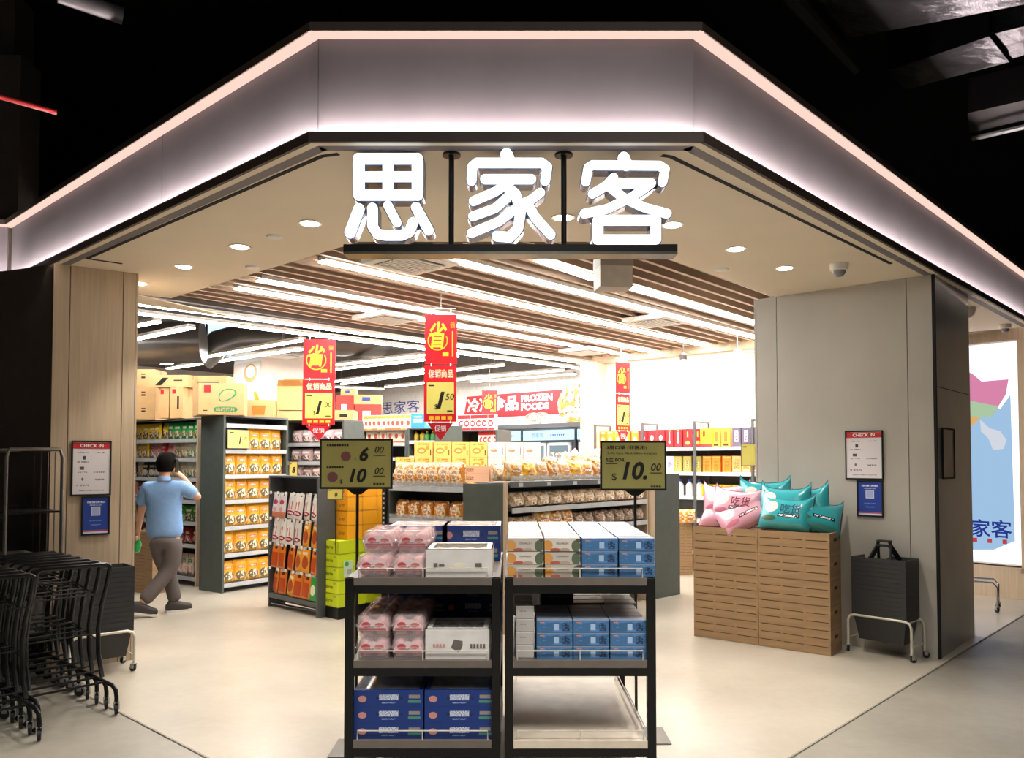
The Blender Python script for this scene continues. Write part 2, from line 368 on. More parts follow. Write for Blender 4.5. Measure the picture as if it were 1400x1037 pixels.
# white pillar with the food picture
pc = aty(357, 600, 13); pc.z = 0
struct(MB().slab([pc, pc+V*1.3, pc+V*1.3-U*.9, pc-U*.9], 0, 3.95), 'wall_white_pillar', warm_white)
r = empty('food_picture', pc-U*.86-V*.03, math.atan2(U.y, U.x), 'tall picture with yellow and green food drawings on the white pillar', 'picture')
MB().box(0, .84, 0, .025, 2.0, 3.25).build('board', printed('food_print', '#d9cfc0', [('o', .2, .3, .3, .1, '#2f9a48'), ('o', .8, .3, .5, .6, '#e09a1a'), ('o', .72, .4, .2, .5, '#fff6e0'), ('o', .65, .85, .5, .25, '#c98a4a'), ('o', .66, .87, .36, .16, '#f7e3c8'), ('o', .15, .9, .3, .14, '#eec6b0')]), r)

# oak pillar on the left
A1 = math.radians(35)
pr = Vector(((183-700)/1080*6.38, 6.38, 0)); pdir = Vector((math.cos(A1), math.sin(A1), 0)); plf = pr-pdir*.585
def pillar(name, P, rz, segs, depth, m, z1=ZC, gap=.006):
    r = empty(name, P, rz, kind='structure')
    for x0, x1 in segs: MB().box(x0+gap/2, x1-gap/2, 0, .03, 0, z1).build('panel', m, r)
    MB().box(segs[0][0], segs[-1][1], .012, depth, 0, z1).build('core', mat('pillar_core', '#6b5c4a', .7) if m is M['wood'] else mat('pillar_core_grey', '#55534e', .7), r)
    return r
LP = pillar('wall_left_pillar', plf, A1, [(0, .115), (.115, .49), (.49, .585)], .7, M['wood'])
MB().box(.585, .60, 0, .7, 0, ZC).build('side_panel', M['wood'], LP)
# dark wall left of it
dw = mat('dark_brown_wall', '#4a4038', .7)
q0 = plf+Vector((-.01, .03, 0)); q1 = wl_end+Vector((-.9, .0, 0))
struct(MB().slab([q1, q0, q0+V*.15, q1+V*.15], 0, ZC), 'wall_left', dw)
# grey pillar on the right
gp_c = onz(1284, 902, 0); ga = math.atan2(U.y, U.x)
gl = gp_c-U*1.52
mg = mat('grey_wall_panel', '#b5b1a8', .55, scale=1.5, noise=.05)
GP = pillar('wall_right_pillar', gl, ga, [(0, .2), (.2, 1.32), (1.32, 1.52)], .3, mg)
MB().box(-.02, 0, 0, 1.1, 0, ZC).build('side_panel', mg, GP)
MB().box(0, 1.5, .3, 1.1, 0, ZC).build('core', MATS['pillar_core_grey'], GP)
MB().box(1.512, 1.532, -.004, .03, 0, ZC).build('edge_strip', blk, GP)
dk = mat('dark_glossy_panel', '#858884', .35, scale=2, noise=.08, coat=.2)
MB().box(1.5, 1.528, .03, 1.18, 0, ZC).build('dark_panel', dk, GP)
MB().box(1.527, 1.530, .05, 1.16, 2.20, 2.206).build('panel_joint', blk, GP)

# right-hand extension with the light box
lbY = 9.45
lb_l, lb_r = aty(1290, 700, 9.75), aty(1396, 700, 9.12); lb_l.z = lb_r.z = 0
d = (lb_r-lb_l); rz = math.atan2(d.y, d.x); Lb = d.length
r = empty('map_light_box', lb_l, rz, 'tall glowing light box with pink and green map over blue', 'light box')
mapm = printed('map_print', '#eef2fa', [('r', .5, .42, .92, .62, '#bcd9f3'), ('noise', .2, .75, 3, 2, '#ffffff')], rough=.4, emis=1.5)
MB().box(0, Lb, 0, .12, .38, 3.0).build('frame', M['white'], r)
MB().box(.0, Lb-.0, -.012, 0, .40, 2.98).build('glow_panel', emit('map_white', '#f6f3ff', .9), r)
sea = emit('map_sea', '#a9cdf0', .5)
S = Lb/106.0                                                    # metres per surveyed unit along the box
def mp(px, py):                                               # a point on the box
    t = (px-1290)*S; Yd = lb_l.y+d.y/Lb*t
    return (t, aty(px, py, Yd).z)
def poly(nm, pts, m, y, parent=r):
    P_ = [mp(*p) for p in pts]
    return MB().prism(P_[::-1], y-.001, y).build(nm, m, parent)
poly('sea_area', [(1291, 520), (1320, 500), (1345, 540), (1372, 560), (1386, 540), (1388, 740), (1360, 752), (1291, 752)], sea, -.014)
poly('pink_region', [(1291, 515), (1320, 506), (1335, 511), (1348, 522), (1384, 519), (1380, 540), (1370, 556), (1350, 552), (1330, 548), (1291, 545)], emit('map_pink', '#e58db4', .5), -.016)
poly('green_region', [(1291, 545), (1330, 548), (1350, 552), (1370, 556), (1362, 570), (1345, 572), (1320, 566), (1291, 566)], emit('map_green', '#b5d2ad', .5), -.018)
poly('orange_region', [(1291, 566), (1320, 566), (1345, 572), (1335, 582), (1325, 585), (1332, 592), (1291, 640)], emit('map_orange', '#edb973', .5), -.020)
poly('pale_peninsula', [(1345, 574), (1358, 586), (1372, 590), (1380, 602), (1376, 614), (1362, 616), (1356, 600), (1346, 590)], emit('map_pale', '#dfe3ee', .5), -.022)
_z = mp(1358, 723)[1]
text('家客', mp(1357, 723)[0], _z, .44, .21, emit('map_blue_letters', '#2a3e9c', .45), r, y=-.024, bold=.015)
text('思', mp(1310, 723)[0], _z, .2, .21, MATS['map_blue_letters'], r, y=-.024, bold=.015)
rects(r, 'small_print', emit('map_red_print', '#cf4a52', .45), [(mp(x, 738)[0], mp(x+6, 738)[0], _z-.17, _z-.12) for x in (1332, 1352, 1372)], y=-.024)
struct(MB().box(-.05, Lb+1.2, .12, .25, 0, ZC).box(-.05, Lb+1.2, -.02, .12, 0, .36).box(-.05, Lb+1.2, -.03, .12, 3.0, ZC+.02).box(Lb, Lb+1.2, -.02, .12, .3, 3.05), 'wall_right', M['wood'], loc=lb_l, rz=rz)
struct(MB().slab([ab(-2.4, 10.9), gp_c+V*1.2, gp_c+V*1.2+V*.02, ab(-2.38, 10.9)][::-1], 0, .01), 'trim_1', jm)

# ================================================================== CONCOURSE CEILING
struct(MB().box(-14, 14, -6, 26, 6.2, 6.3), 'ceiling_concourse', mat('void_black', '#050506', .9, noise=0))
struct(MB().box(-14.2, -14, -6, 26, 0, 6.3).box(14, 14.2, -6, 26, 0, 6.3).box(-14, 14, -6.2, -6, 0, 6.3), 'wall_concourse', mat('void_black2', '#0b0b0c', .9, noise=0))
foil = mat('foil_duct', '#4c4a50', .22, .95, scale=5, noise=.1, bump=1.0)
def fbox(lb, pts, z, h, m, nm='air_duct', cat='duct'):
    P_ = [onz(x, y, z) for x, y in pts]; c = sum(P_, Vector())/len(P_); c.z = z
    o = MB().slab([(p-c) for p in P_], 0, h).build(nm, m, loc=c); 
    return tag(o, lb, cat)
fbox('crumpled foil-wrapped duct at the top edge above the right wing', [(1110, 5), (1142, 55), (1280, 30), (1400, 6), (1400, -60), (1110, -60)], 4.6, .5, foil)
fbox('flat silver duct underside right of the crumpled duct', [(1214, 97), (1240, 122), (1380, 85), (1352, 50)], 4.7, .4, foil)
fbox('small shiny duct end at the right edge', [(1352, 48), (1385, 80), (1430, 66), (1400, 36)], 4.75, .35, foil)
fbox('long thin dark cable tray hanging over the right wing', [(1060, -10), (1168, 102), (1176, 98), (1080, -12)], 4.5, .06, mat('tray_grey', '#4a4542', .4, .6), 'cable_tray', 'tray')
fbox('dark metal duct lowest at the right edge', [(1323, 155), (1326, 182), (1440, 155), (1440, 128)], 4.6, .3, mat('duct_dim', '#2b272a', .35, .7))
fbox('thin bright-edged tray below the dark duct', [(1328, 190), (1330, 193), (1440, 168), (1440, 164)], 4.5, .02, M['zinc'], 'cable_tray', 'tray')
tag(MB().tube([aty(80, -8, 5), aty(168, 22, 5.2)], .055, 14).build('pipe_section', mat('pipe_grey', '#6f6c70', .4, .5), smooth=True), 'short grey pipe in the black void at top', 'pipe')
tag(MB().tube([aty(-20, 127, 5), aty(77, 154, 5.3)], .016, 10).build('sprinkler_pipe', mat('pipe_red', '#c3262a', .4, emis=0), smooth=True), 'thin red pipe in the black void left of the fascia', 'pipe')
struct(MB().box(-.25, .07, 0, .3, 0, 6), 'wall_left_column', dw, loc=aty(0, 300, 7.3)*Vector((1, 1, 0)) if False else Vector((-4.75, 7.3, 0)))
# ================================================================== SOFFIT LAMPS AND FITTINGS
def downlight(px, py, lb, pw=14):
    p = onz(px, py, ZC-.004); r = empty('downlight', p, 0, lb, 'light', 'round downlights in the cream soffit')
    MB().lathe([(.075, -.001), (.075, .003)], n=20).build('ring', M['white'], r)
    MB().lathe([(.054, -.004), (.054, -.0012)], n=20).build('lamp_lens', M['lamp'], r)
    l = bpy.data.lights.new('lamp_bulb', 'SPOT'); l.energy = pw*SPOT; l.spot_size = math.radians(80); l.spot_blend = .5; l.shadow_soft_size = .04; l.color = (1, .93, .82)
    o = bpy.data.objects.new('lamp_bulb', l); COL.objects.link(o); o.parent = r; o.location = (0, 0, -.02)
for px, py, lb in ((190, 388, 'round downlight beside the oak pillar top'), (251, 365, 'round downlight, second from the oak pillar'), (328, 338, 'round downlight, third from the oak pillar'),
                   (424, 306, 'round downlight nearest the first sign character'), (770, 298, 'round downlight behind the second sign post'), (919, 308, 'round downlight just right of the last sign character'),
                   (1006, 341, 'round downlight in the middle of the right soffit'), (1073, 367, 'round downlight nearest the grey pillar')): downlight(px, py, lb)
for px, py, lb in ((375, 323, 'flat white smoke detector in the left soffit, upper'), (345, 365, 'flat white smoke detector near the left soffit edge'), (987, 368, 'flat white smoke detector near the right soffit edge')):
    tag(MB().lathe([(.055, 0), (.05, -.012), (.02, -.018), (.0005, -.02)], n=16).build('smoke_detector', M['white'], loc=onz(px, py, ZC), smooth=True), lb, 'detector', 'smoke detectors')
def dome(P, lb, s_=1):
    r = empty('dome_camera', P, 0, lb, 'camera'); MB().lathe([(.07*s_, 0), (.066*s_, -.05*s_), (.05*s_, -.055*s_)], n=18).build('housing', M['white'], r, smooth=True)
    MB().lathe([(.05*s_, -.05*s_), (.046*s_, -.075*s_), (.03*s_, -.095*s_), (.001, -.102*s_)], n=18).build('dome', mat('dome_smoke', '#8d8d90', .1), r, smooth=True)
dome(onz(1147, 361, ZC), 'white dome camera on the soffit above the grey pillar')
dome(onz(1374, 444, ZC), 'white dome camera above the map light box', .9)
r = empty('emergency_lamp', onz(1325, 421, ZC), 0, 'small lamp bowl on the ceiling beside the dark pillar face', 'light'); MB().lathe([(.06, 0), (.06, -.02), (.045, -.07), (.01, -.1)], n=14).build('bowl', M['cream'], r, smooth=True)

# ================================================================== SHOP SIGN
SY = 3.86
def sgn(cx, cz): return aty(440+cx/2.692, 170+cz/2.692, SY)
PXM = SY/FPX
face_m = emit('sign_face', '#f4f8ff', LETTER); side_m = mat('sign_side', '#5d6880', .25, .8, noise=0)
def cap(mb, a, b, r, y0, y1, mi=0, n=8):
    a = Vector(a); b = Vector(b); d = (b-a); ang = math.atan2(d.y, d.x)
    pts = [(a.x+r*math.cos(ang+PI/2+PI*i/n), a.y+r*math.sin(ang+PI/2+PI*i/n)) for i in range(n+1)]+[(b.x+r*math.cos(ang-PI/2+PI*i/n), b.y+r*math.sin(ang-PI/2+PI*i/n)) for i in range(n+1)]
    mb.prism(pts, y0, y1, mi)
CH = dict(
 si=('思', [([(144, 143), (357, 143)], 21), ([(144, 274), (357, 274)], 21), ([(144, 143), (144, 274)], 22), ([(357, 143), (357, 274)], 22), ([(144, 208), (357, 208)], 20), ([(250, 143), (250, 274)], 21),
   ([(145, 325), (112, 412)], 21), ([(194, 322), (194, 388), (212, 416), (240, 421), (300, 421), (328, 408), (340, 375)], 20), ([(250, 313), (282, 374)], 18), ([(352, 320), (397, 402)], 20)]),
 jia=('家', [([(680, 128), (690, 152)], 24), ([(553, 222), (556, 172), (572, 158), (808, 158), (828, 174), (820, 222)], 19), ([(602, 217), (770, 217)], 19), ([(696, 224), (640, 262), (560, 297)], 18),
   ([(700, 268), (640, 322), (558, 352)], 18), ([(722, 318), (650, 372), (552, 413)], 18), ([(662, 232), (712, 270), (732, 330), (722, 395), (692, 428), (645, 424)], 20), ([(803, 266), (748, 308)], 18), ([(752, 300), (786, 358), (840, 418)], 19)]),
 ke=('客', [([(1105, 140), (1115, 165)], 23), ([(968, 225), (976, 176), (992, 166), (1235, 168), (1255, 182), (1246, 228)], 18), ([(1068, 212), (1040, 242), (992, 270)], 18), ([(1085, 232), (1205, 232), (1135, 282), (1045, 325), (962, 342)], 18),
   ([(1048, 240), (1105, 285), (1180, 320), (1262, 342)], 18), ([(1012, 366), (1222, 366)], 20), ([(1012, 437), (1222, 437)], 20), ([(1012, 366), (1012, 437)], 21), ([(1222, 366), (1222, 437)], 20)]))
for k, (c, strokes) in CH.items():
    r = empty('sign_character', (0, SY, 0), 0, {'si': 'glowing white character 思, first on the hanging shop sign', 'jia': 'glowing white character 家, middle of the hanging shop sign', 'ke': 'glowing white character 客, last on the hanging shop sign'}[k], 'sign', 'glowing shop sign characters')
    f = MB(); s_ = MB()
    for pts, rad in strokes:
        P_ = [sgn(*p) for p in pts]; P_ = [(p.x, p.z) for p in P_]
        for a_, b_ in zip(P_[:-1], P_[1:]):
            cap(f, a_, b_, (rad-1.6)/2.692*PXM, -.062, -.050); cap(s_, a_, b_, (rad+2.0)/2.692*PXM, -.05, .03)
    f.build('face', face_m, r); s_.build('casing', side_m, r)
r = empty('sign_hanger', (0, SY, 0), 0, 'black steel bar and two posts carrying the glowing characters', 'sign frame')
bl, br = aty(473, 341, SY), aty(923, 346, SY); zb = (bl.z+br.z)/2
MB().box(bl.x, br.x, -.06, .04, zb-.018, zb+.018).build('bar', M['black'], r)
MB().box(bl.x, br.x, -.062, .04, zb-.030, zb-.0181).build('bar_lower_edge', mat('steel_edge', '#8d8a80', .25, .8), r)
for px in (617, 771):
    x = aty(px, 250, SY).x; MB().tube([(x, .01, zb), (x, .01, ZC)], .014, 12).build('post', M['black'], r, smooth=True)
    MB().lathe([(.045, ZC-.012), (.045, ZC-.001), (.02, ZC-.001)], c=(x, .01, 0), n=20).build('flange', M['black'], r)
p = aty(838, 375, 5.7); hb = empty('hanging_box', (p.x, 5.7, p.z), math.radians(8), 'light grey box hanging behind the sign bar under the slats', 'box')
MB().box(-.12, .12, -.1, .1, -.115, .115).build('housing', mat('box_grey', '#a89e94', .5), hb, bevel=.006); MB().box(-.122, .122, -.104, .1, .04, .12).build('upper_cover', mat('box_grey2', '#7f756b', .5), hb)
MB().tube([(0, 0, .115), (0, 0, 3.46-p.z)], .012, 8).build('suspension_rod', M['shelf'], hb)

# ================================================================== POSTERS ON THE PILLARS
chk = printed('checkin_print', '#e3dde0', [('t', .26, .80, .28, .02, '#6d6670'), ('t', .72, .80, .26, .02, '#6d6670'), ('r', .3, .70, .08, .07, '#3a3a55'), ('t', .26, .62, .3, .02, '#6d6670'), ('r', .24, .50, .12, .06, '#554a4f'), ('t', .26, .42, .26, .02, '#6d6670'),
   ('o', .26, .29, .06, .06, '#8b6a6a'), ('t', .26, .17, .34, .03, '#6d6670'), ('t', .72, .42, .3, .02, '#6d6670'), ('t', .72, .28, .26, .03, '#6d6670'), ('t', .5, .07, .7, .02, '#8d8690')])
blu = printed('blue_notice_print', '#27439b', [('r', .5, .63, .36, .25, '#ccd3e8'), ('r', .5, .63, .30, .20, '#a9b4d6'), ('t', .5, .88, .7, .05, '#e9ecf6'), ('t', .5, .80, .5, .03, '#c9d0e8'), ('t', .5, .36, .5, .02, '#8fa0d4'), ('t', .5, .25, .4, .03, '#8fa0d4'), ('r', .5, .09, .98, .03, '#c94b57'), ('r', .5, .035, .98, .05, '#d9d9e2')])
film = mat('clear_film', '#ffffff', .08, alpha=.12, noise=0)
def poster(parent_loc, rz, w_, h_, kind, lb, grp):
    r = empty('framed_notice', parent_loc, rz, lb, 'poster', grp); t = .012
    MB().box(-w_/2, w_/2, -.012, 0, -h_/2, -h_/2+t).box(-w_/2, w_/2, -.012, 0, h_/2-t, h_/2).box(-w_/2, -w_/2+t, -.012, 0, -h_/2, h_/2).box(w_/2-t, w_/2, -.012, 0, -h_/2, h_/2).build('frame', M['blackmatte'], r, bevel=.003)
    MB().box(-w_/2+t, w_/2-t, -.006, -.002, -h_/2+t, h_/2-t).build('sheet', {'c': chk, 'b': blu, 'd': mat('dark_notice', '#3c3833', .3)}[kind], r)
    if kind == 'c':
        rects(r, 'red_heading', M['redink'], [(-w_/2+t, w_/2-t, h_/2-.062, h_/2-t-.004)], y=-.0065)
        text('CHECK IN', 0, h_/2-.039, w_*.58, .026, M['whiteink'], r, y=-.009, bold=.02)
    return r
def onplane(px, py, P, d):                       # ray hits the upright plane through P along d
    n = Vector((-d.y, d.x, 0)); rr = ray(px, py); t = n.dot(P-Vector((0, 0, H)))/n.dot(rr); return Vector((0, 0, H))+rr*t
def poster_at(box, P, d, kind, lb, grp, off=.004):
    x0, y0, x1, y1 = box; cy = (y0+y1)/2; cx = (x0+x1)/2
    L_, R_, T_, B_ = onplane(x0, cy, P, d), onplane(x1, cy, P, d), onplane(cx, y0, P, d), onplane(cx, y1, P, d)
    c = (L_+R_)/2; c.z = (T_.z+B_.z)/2; n = Vector((d.y, -d.x, 0))
    return poster(c+n*off, math.atan2(d.y, d.x), (R_-L_).length, T_.z-B_.z, kind, lb, grp)
poster_at((97, 603, 152, 678), plf, pdir, 'c', 'framed red and white CHECK IN notice on the oak pillar', 'framed notices')
poster_at((111, 679, 150, 732), plf, pdir, 'b', 'framed blue notice below the CHECK IN notice on the oak pillar', 'framed notices')
poster_at((1156, 589, 1208, 656), gl, U, 'c', 'framed red and white CHECK IN notice on the grey pillar', 'framed notices')
poster_at((1172, 657, 1208, 707), gl, U, 'b', 'framed blue notice below the CHECK IN notice on the grey pillar', 'framed notices')
ds = V.copy(); poster_at((1287, 586, 1303, 655), gp_c+U*.01+V*.03, ds, 'd', 'narrow dark framed notice on the dark glossy pillar face', 'framed notices')

# ================================================================== FROZEN FOODS BOARD AND FREEZERS
d4 = -U                                       # board runs to the viewer's left; local x rightwards = U
def bwpx(px, py): return onplane(px, py, bw(0, .06), U)
rz4 = math.atan2(U.y, U.x)
o4 = bwpx(500, 560); o4 = Vector((o4.x, o4.y, 0))
bd = empty('frozen_foods_board', o4, rz4, 'long wall board reading FROZEN FOODS in white on red', 'sign')
def L4(px, py): p = bwpx(px, py); return ((p-o4).dot(U), p.z)
x0_, z0_ = L4(636, 585); x1_, z1_ = L4(822, 577)
zt = L4(820, 505)[1]; zlo = L4(760, 579)[1]
MB().box(.0, x1_, 0, .03, zlo, zt).build('board', M['white'], bd); MB().box(.0, x1_, -.1, .03, zlo-.09, zlo-.002).build('lower_ledge', M['shelf'], bd)
za, zb_ = L4(740, 535)[1], L4(740, 568)[1]
xr0, xr1 = L4(634, 550)[0], L4(822, 550)[0]
MB().prism([(xr0, zb_), (xr1, zb_), (xr1, za), (xr0+.12, za)], -.01, 0).build('red_band', M['red'], bd)
def T4(s, px, py, w_px, h_, m, y=-.014, bold=.03, sh=0):
    xa, xb = L4(px-w_px/2, py)[0], L4(px+w_px/2, py)[0]; text(s, (xa+xb)/2, L4(px, py)[1], xb-xa, h_, m, bd, y=y, bold=bold, shear=sh)
hh = (za-zb_)
T4('冷冻食品', 674, 553, 70, hh*.66, M['whiteink'], bold=.04)
T4('FROZEN', 734.5, 544, 43, hh*.30, M['whiteink'], bold=.05); T4('FOODS', 732, 556, 38, hh*.30, M['whiteink'], bold=.05)
mb = MB(); xa, xb = L4(761, 552)[0], L4(817, 552)[0]; cz = L4(789, 553)[1]; cx = (xa+xb)/2; rr = (L4(789, 525)[1]-L4(789, 580)[1])/2
mb.prism([(cx+rr*1.15*math.cos(t*2*PI/32), cz+rr*math.sin(t*2*PI/32)) for t in range(32)], -.03, -.01)
mb.build('round_food_picture', printed('food_circle', '#e3c9a8', [('noise', .5, .5, 5, .52, '#d98a42'), ('o', .66, .5, .34, .4, '#f3e6d2'), ('noise', .5, .5, 9, .60, '#b8602a')]), bd)
mb = MB(); xa, cz = L4(735, 571)
for i, (dx, dz, a_, b_) in enumerate(((-.12, 0, .2, .1), (.12, .02, .18, .09), (.02, -.04, .16, .08))): mb.prism([(xa+dx+a_*math.cos(t*2*PI/20), cz+dz+b_*math.sin(t*2*PI/20)) for t in range(20)], -.012-.002*i, -.01)
mb.build('clam_picture', printed('clam_print', '#8f7a68', [('noise', .5, .5, 6, .5, '#d9ccbd')]), bd)
text('思家客', L4(547, 557)[0], L4(547, 557)[1], L4(573, 557)[0]-L4(521, 557)[0], hh*.62, M['blueink'], bd, y=-.004)
# freezers
for i, (xa_, xb_) in enumerate(((655, 712), (714, 786), (788, 850))):
    P_ = onplane(xa_, 620, bw(0, .75), U); Q_ = onplane(xb_, 620, bw(0, .75), U); P_.z = 0; Wd = (Q_-Vector((P_.x, P_.y, Q_.z))).length
    lb = ['upright freezer left of the bread display', 'middle upright freezer with blue header under the board', 'upright freezer partly behind the white column'][i]
    fz = empty('upright_freezer', P_, rz4, lb, 'freezer', 'freezers under the frozen foods board')
    MB().box(0, Wd-.03, .05, .7, 0, 2.2).build('cabinet', mat('freezer_dark', '#3a4046', .4), fz)
    MB().box(.02, Wd-.05, 0, .05, 1.98, 2.17).build('header', emit('freezer_header', '#b9e0f4', 1.0), fz)
    text('思家客', Wd*.3, 2.075, .3, .08, M['blueink'], fz, y=-.004)
    rects(fz, 'small_print', M['blueink'], [(Wd*.55+.05*k, Wd*.55+.05*k+.03, 2.06, 2.09) for k in range(7)], y=-.001)
    nd = 2 if i else 2
    for k in range(nd):
        xa = .05+k*(Wd-.13)/nd; xb = xa+(Wd-.13)/nd-.03
        dr = MB().box(xa, xa+.05, 0, .05, .3, 1.93).box(xb-.05, xb, 0, .05, .3, 1.93).box(xa, xb, 0, .05, 1.88, 1.93).box(xa, xb, 0, .05, .3, .36).build('door', M['rail'], fz)
        MB().box(xa+.05, xb-.05, .02, .03, .36, 1.88).build('pane', emit('freezer_glass', '#a9bcc4', .45), dr)
        mb = MB()
        for q in range(3): mb.box(xa+.08+q*.12, xa+.17+q*.12, .0, .02, 1.45+random.random()*.05, 1.75)
        mb.build('frozen_packs', printed('frozen_pack', '#6b7077', [('noise', .5, .5, 6, .5, '#d8d9db'), ('noise', .5, .5, 9, .6, '#e6b96c')]), dr)['kind'] = 'stuff'
# ================================================================== PACK SHAPES
def bag_mesh(nm, w_, h_, t, m, ears=0, wr=.012, nx=8, nz=10, pinch=.10, top=0):
    rnd = random.Random(nm); vs = []; 
    for side in (-1, 1):
        for j in range(nz+1):
            for i in range(nx+1):
                u = -1+2*i/nx; v = -1+2*j/nz
                x = w_/2*u*(1-pinch*(1-abs(v))**.6*.0-pinch*(1-v*v)*.0-(top if v > .8 else 0)*(v-.8)*3)
                z = h_/2*(v+1)
                prof = max(0, (1-u**4)*(1-abs(v)**3))**.6
                x *= 1-pinch*prof*.3
                z += ears*(abs(u)**8)*max(0, v)**2
                if ears: z -= ears*.5*(1-abs(u)**2)*max(0, v)
                y = side*(t/2*prof*(1-.25*v)+.0015)
                if prof > 0: y += (rnd.random()-.5)*wr*prof
                vs.append((x, y, z))
    n = (nx+1)*(nz+1); fs = []
    for s_ in range(2):
        for j in range(nz):
            for i in range(nx):
                a = s_*n+j*(nx+1)+i; q = (a, a+1, a+nx+2, a+nx+1); fs.append(q if s_ == 0 else q[::-1])
    def edge(a, b): fs.append((a, a+n, b+n, b))
    for i in range(nx): edge(i, i+1) if False else fs.append((i+1, i, i+n, i+1+n)); k = nz*(nx+1)+i; fs.append((k, k+1, k+1+n, k+n))
    for j in range(nz): k = j*(nx+1); fs.append((k, k+nx+1, k+nx+1+n, k+n)); k += nx; fs.append((k+nx+1, k, k+n, k+nx+1+n))
    mb = MB(); mb.add(vs, fs); return mb.mesh(nm, m, smooth=True)
def box_mesh(nm, w_, d_, h_, m): return MB().box(-w_/2, w_/2, 0, d_, 0, h_).mesh(nm, m)
def bottle_mesh(nm, r_, h_, m, capm):
    mb = MB().lathe([(r_*.96, 0), (r_, .01), (r_, h_*.62), (r_*.8, h_*.72), (r_*.38, h_*.80), (r_*.38, h_*.86)], c=(0, r_, 0), n=12)
    mb.lathe([(r_*.45, h_*.86), (r_*.45, h_)], c=(0, r_, 0), n=10, mi=1); return mb.mesh(nm, [m, capm], smooth=True)
def pouch(nm, base, logo, low, w_=.17, h_=.25, t=.06, extra=(), **k):
    return bag_mesh(nm, w_, h_, t, printed(nm+'_print', base, [('o', .5, .3, .8, .42, low), ('noise', .28, .22, 7, .55, '#efe6d2'), ('r', .5, .68, .62, .15, logo), ('t', .5, .68, .5, .07, '#fff3e4', 14)]+list(extra), rough=.28, jitter=.08, per=.25, bump=.5), **k)
PK = dict(
 noodle=pouch('noodle_bag', '#f7b01f', '#f08a5c', '#6f6242', .185, .265, .075),
 yellow=pouch('yellow_snack_bag', '#f5c81c', '#fff0b0', '#8a6a2a', .14, .2, .05), green=pouch('green_snack_bag', '#25a84a', '#dff3df', '#8a7a4a', .14, .2, .05),
 pink=pouch('pink_snack_bag', '#e7a7a8', '#d8404a', '#b08a78', .14, .19, .05), red=pouch('red_snack_bag', '#d9202f', '#ffd9d9', '#a05a4a', .14, .19, .05),
 tan=pouch('tan_snack_bag', '#d9c39c', '#f4eadb', '#9a8058', .14, .19, .05), pale=pouch('pale_green_bag', '#dfe6cf', '#f6f8ee', '#7e9a5a', .14, .19, .05),
 dark=pouch('dark_snack_bag', '#3a2c28', '#e9e2da', '#d9d2c8', .14, .19, .05), teal=pouch('teal_orange_bag', '#7fb39a', '#f0b76a', '#e8a850', .14, .2, .05),
 lime=pouch('leaf_green_bag', '#4d9c3c', '#cfe8b0', '#5a3a30', .14, .18, .05), maroon=pouch('maroon_bag', '#9c2328', '#e8d6c8', '#c96a48', .14, .18, .05), stalk=pouch('tall_striped_bag', '#d9c9ba', '#3f9a4e', '#e0a8a0', .10, .28, .05),
 silver=pouch('silver_pink_bag', '#cdb9be', '#f5eef0', '#7d5a5f', .16, .16, .09), bun=bag_mesh('bun_bag', .17, .19, .12, printed('bun_print', '#d98626', [('noise', .5, .5, 5, .56, '#f6dfb0'), ('noise', .5, .5, 8, .62, '#a8621e'), ('o', .5, .5, .42, .42, '#f3e6cf'), ('o', .5, .5, .36, .36, '#b98f6a'), ('t', .5, .5, .3, .08, '#fff6e8', 20)], rough=.15, coat=.6, bump=.7), top=.25),  # bun: pale blotches are highlights on the clear film, put into the colour
 bread=bag_mesh('bread_bag', .2, .15, .1, printed('bread_print', '#d6b184', [('noise', .5, .5, 5, .52, '#f3e6d0'), ('noise', .5, .5, 9, .62, '#9c6f42'), ('r', .5, .25, .3, .25, '#f4ead9'), ('o', .5, .25, .16, .14, '#c05a3a')], rough=.15, coat=.6, bump=.7)),  # bread: pale blotches are painted film highlights, the label is real print
 orangebread=bag_mesh('orange_bread_bag', .2, .17, .1, printed('orangebread_print', '#f0a33a', [('noise', .5, .5, 5, .5, '#e9d2ab'), ('o', .5, .45, .5, .4, '#c0803e'), ('t', .5, .5, .4, .08, '#fff', 20)], rough=.15, coat=.6, bump=.7)),
 graybread=bag_mesh('brown_bread_bag', .19, .15, .12, printed('graybread_print', '#8f7663', [('noise', .5, .5, 5, .52, '#b9a593'), ('noise', .5, .5, 9, .62, '#5b4638')], rough=.15, coat=.6, bump=.7)),
)
EXT = lambda k: PK[k]
for _k in ('yellow', 'green', 'pink', 'red', 'tan', 'pale', 'dark', 'teal', 'lime', 'maroon', 'silver'):
    for _v in PK[_k].vertices: _v.co = (_v.co.x*1.15, _v.co.y*1.1, _v.co.z*1.12)
def wpos(root, x, y, z): return root.matrix_basis @ Vector((x, y, z))
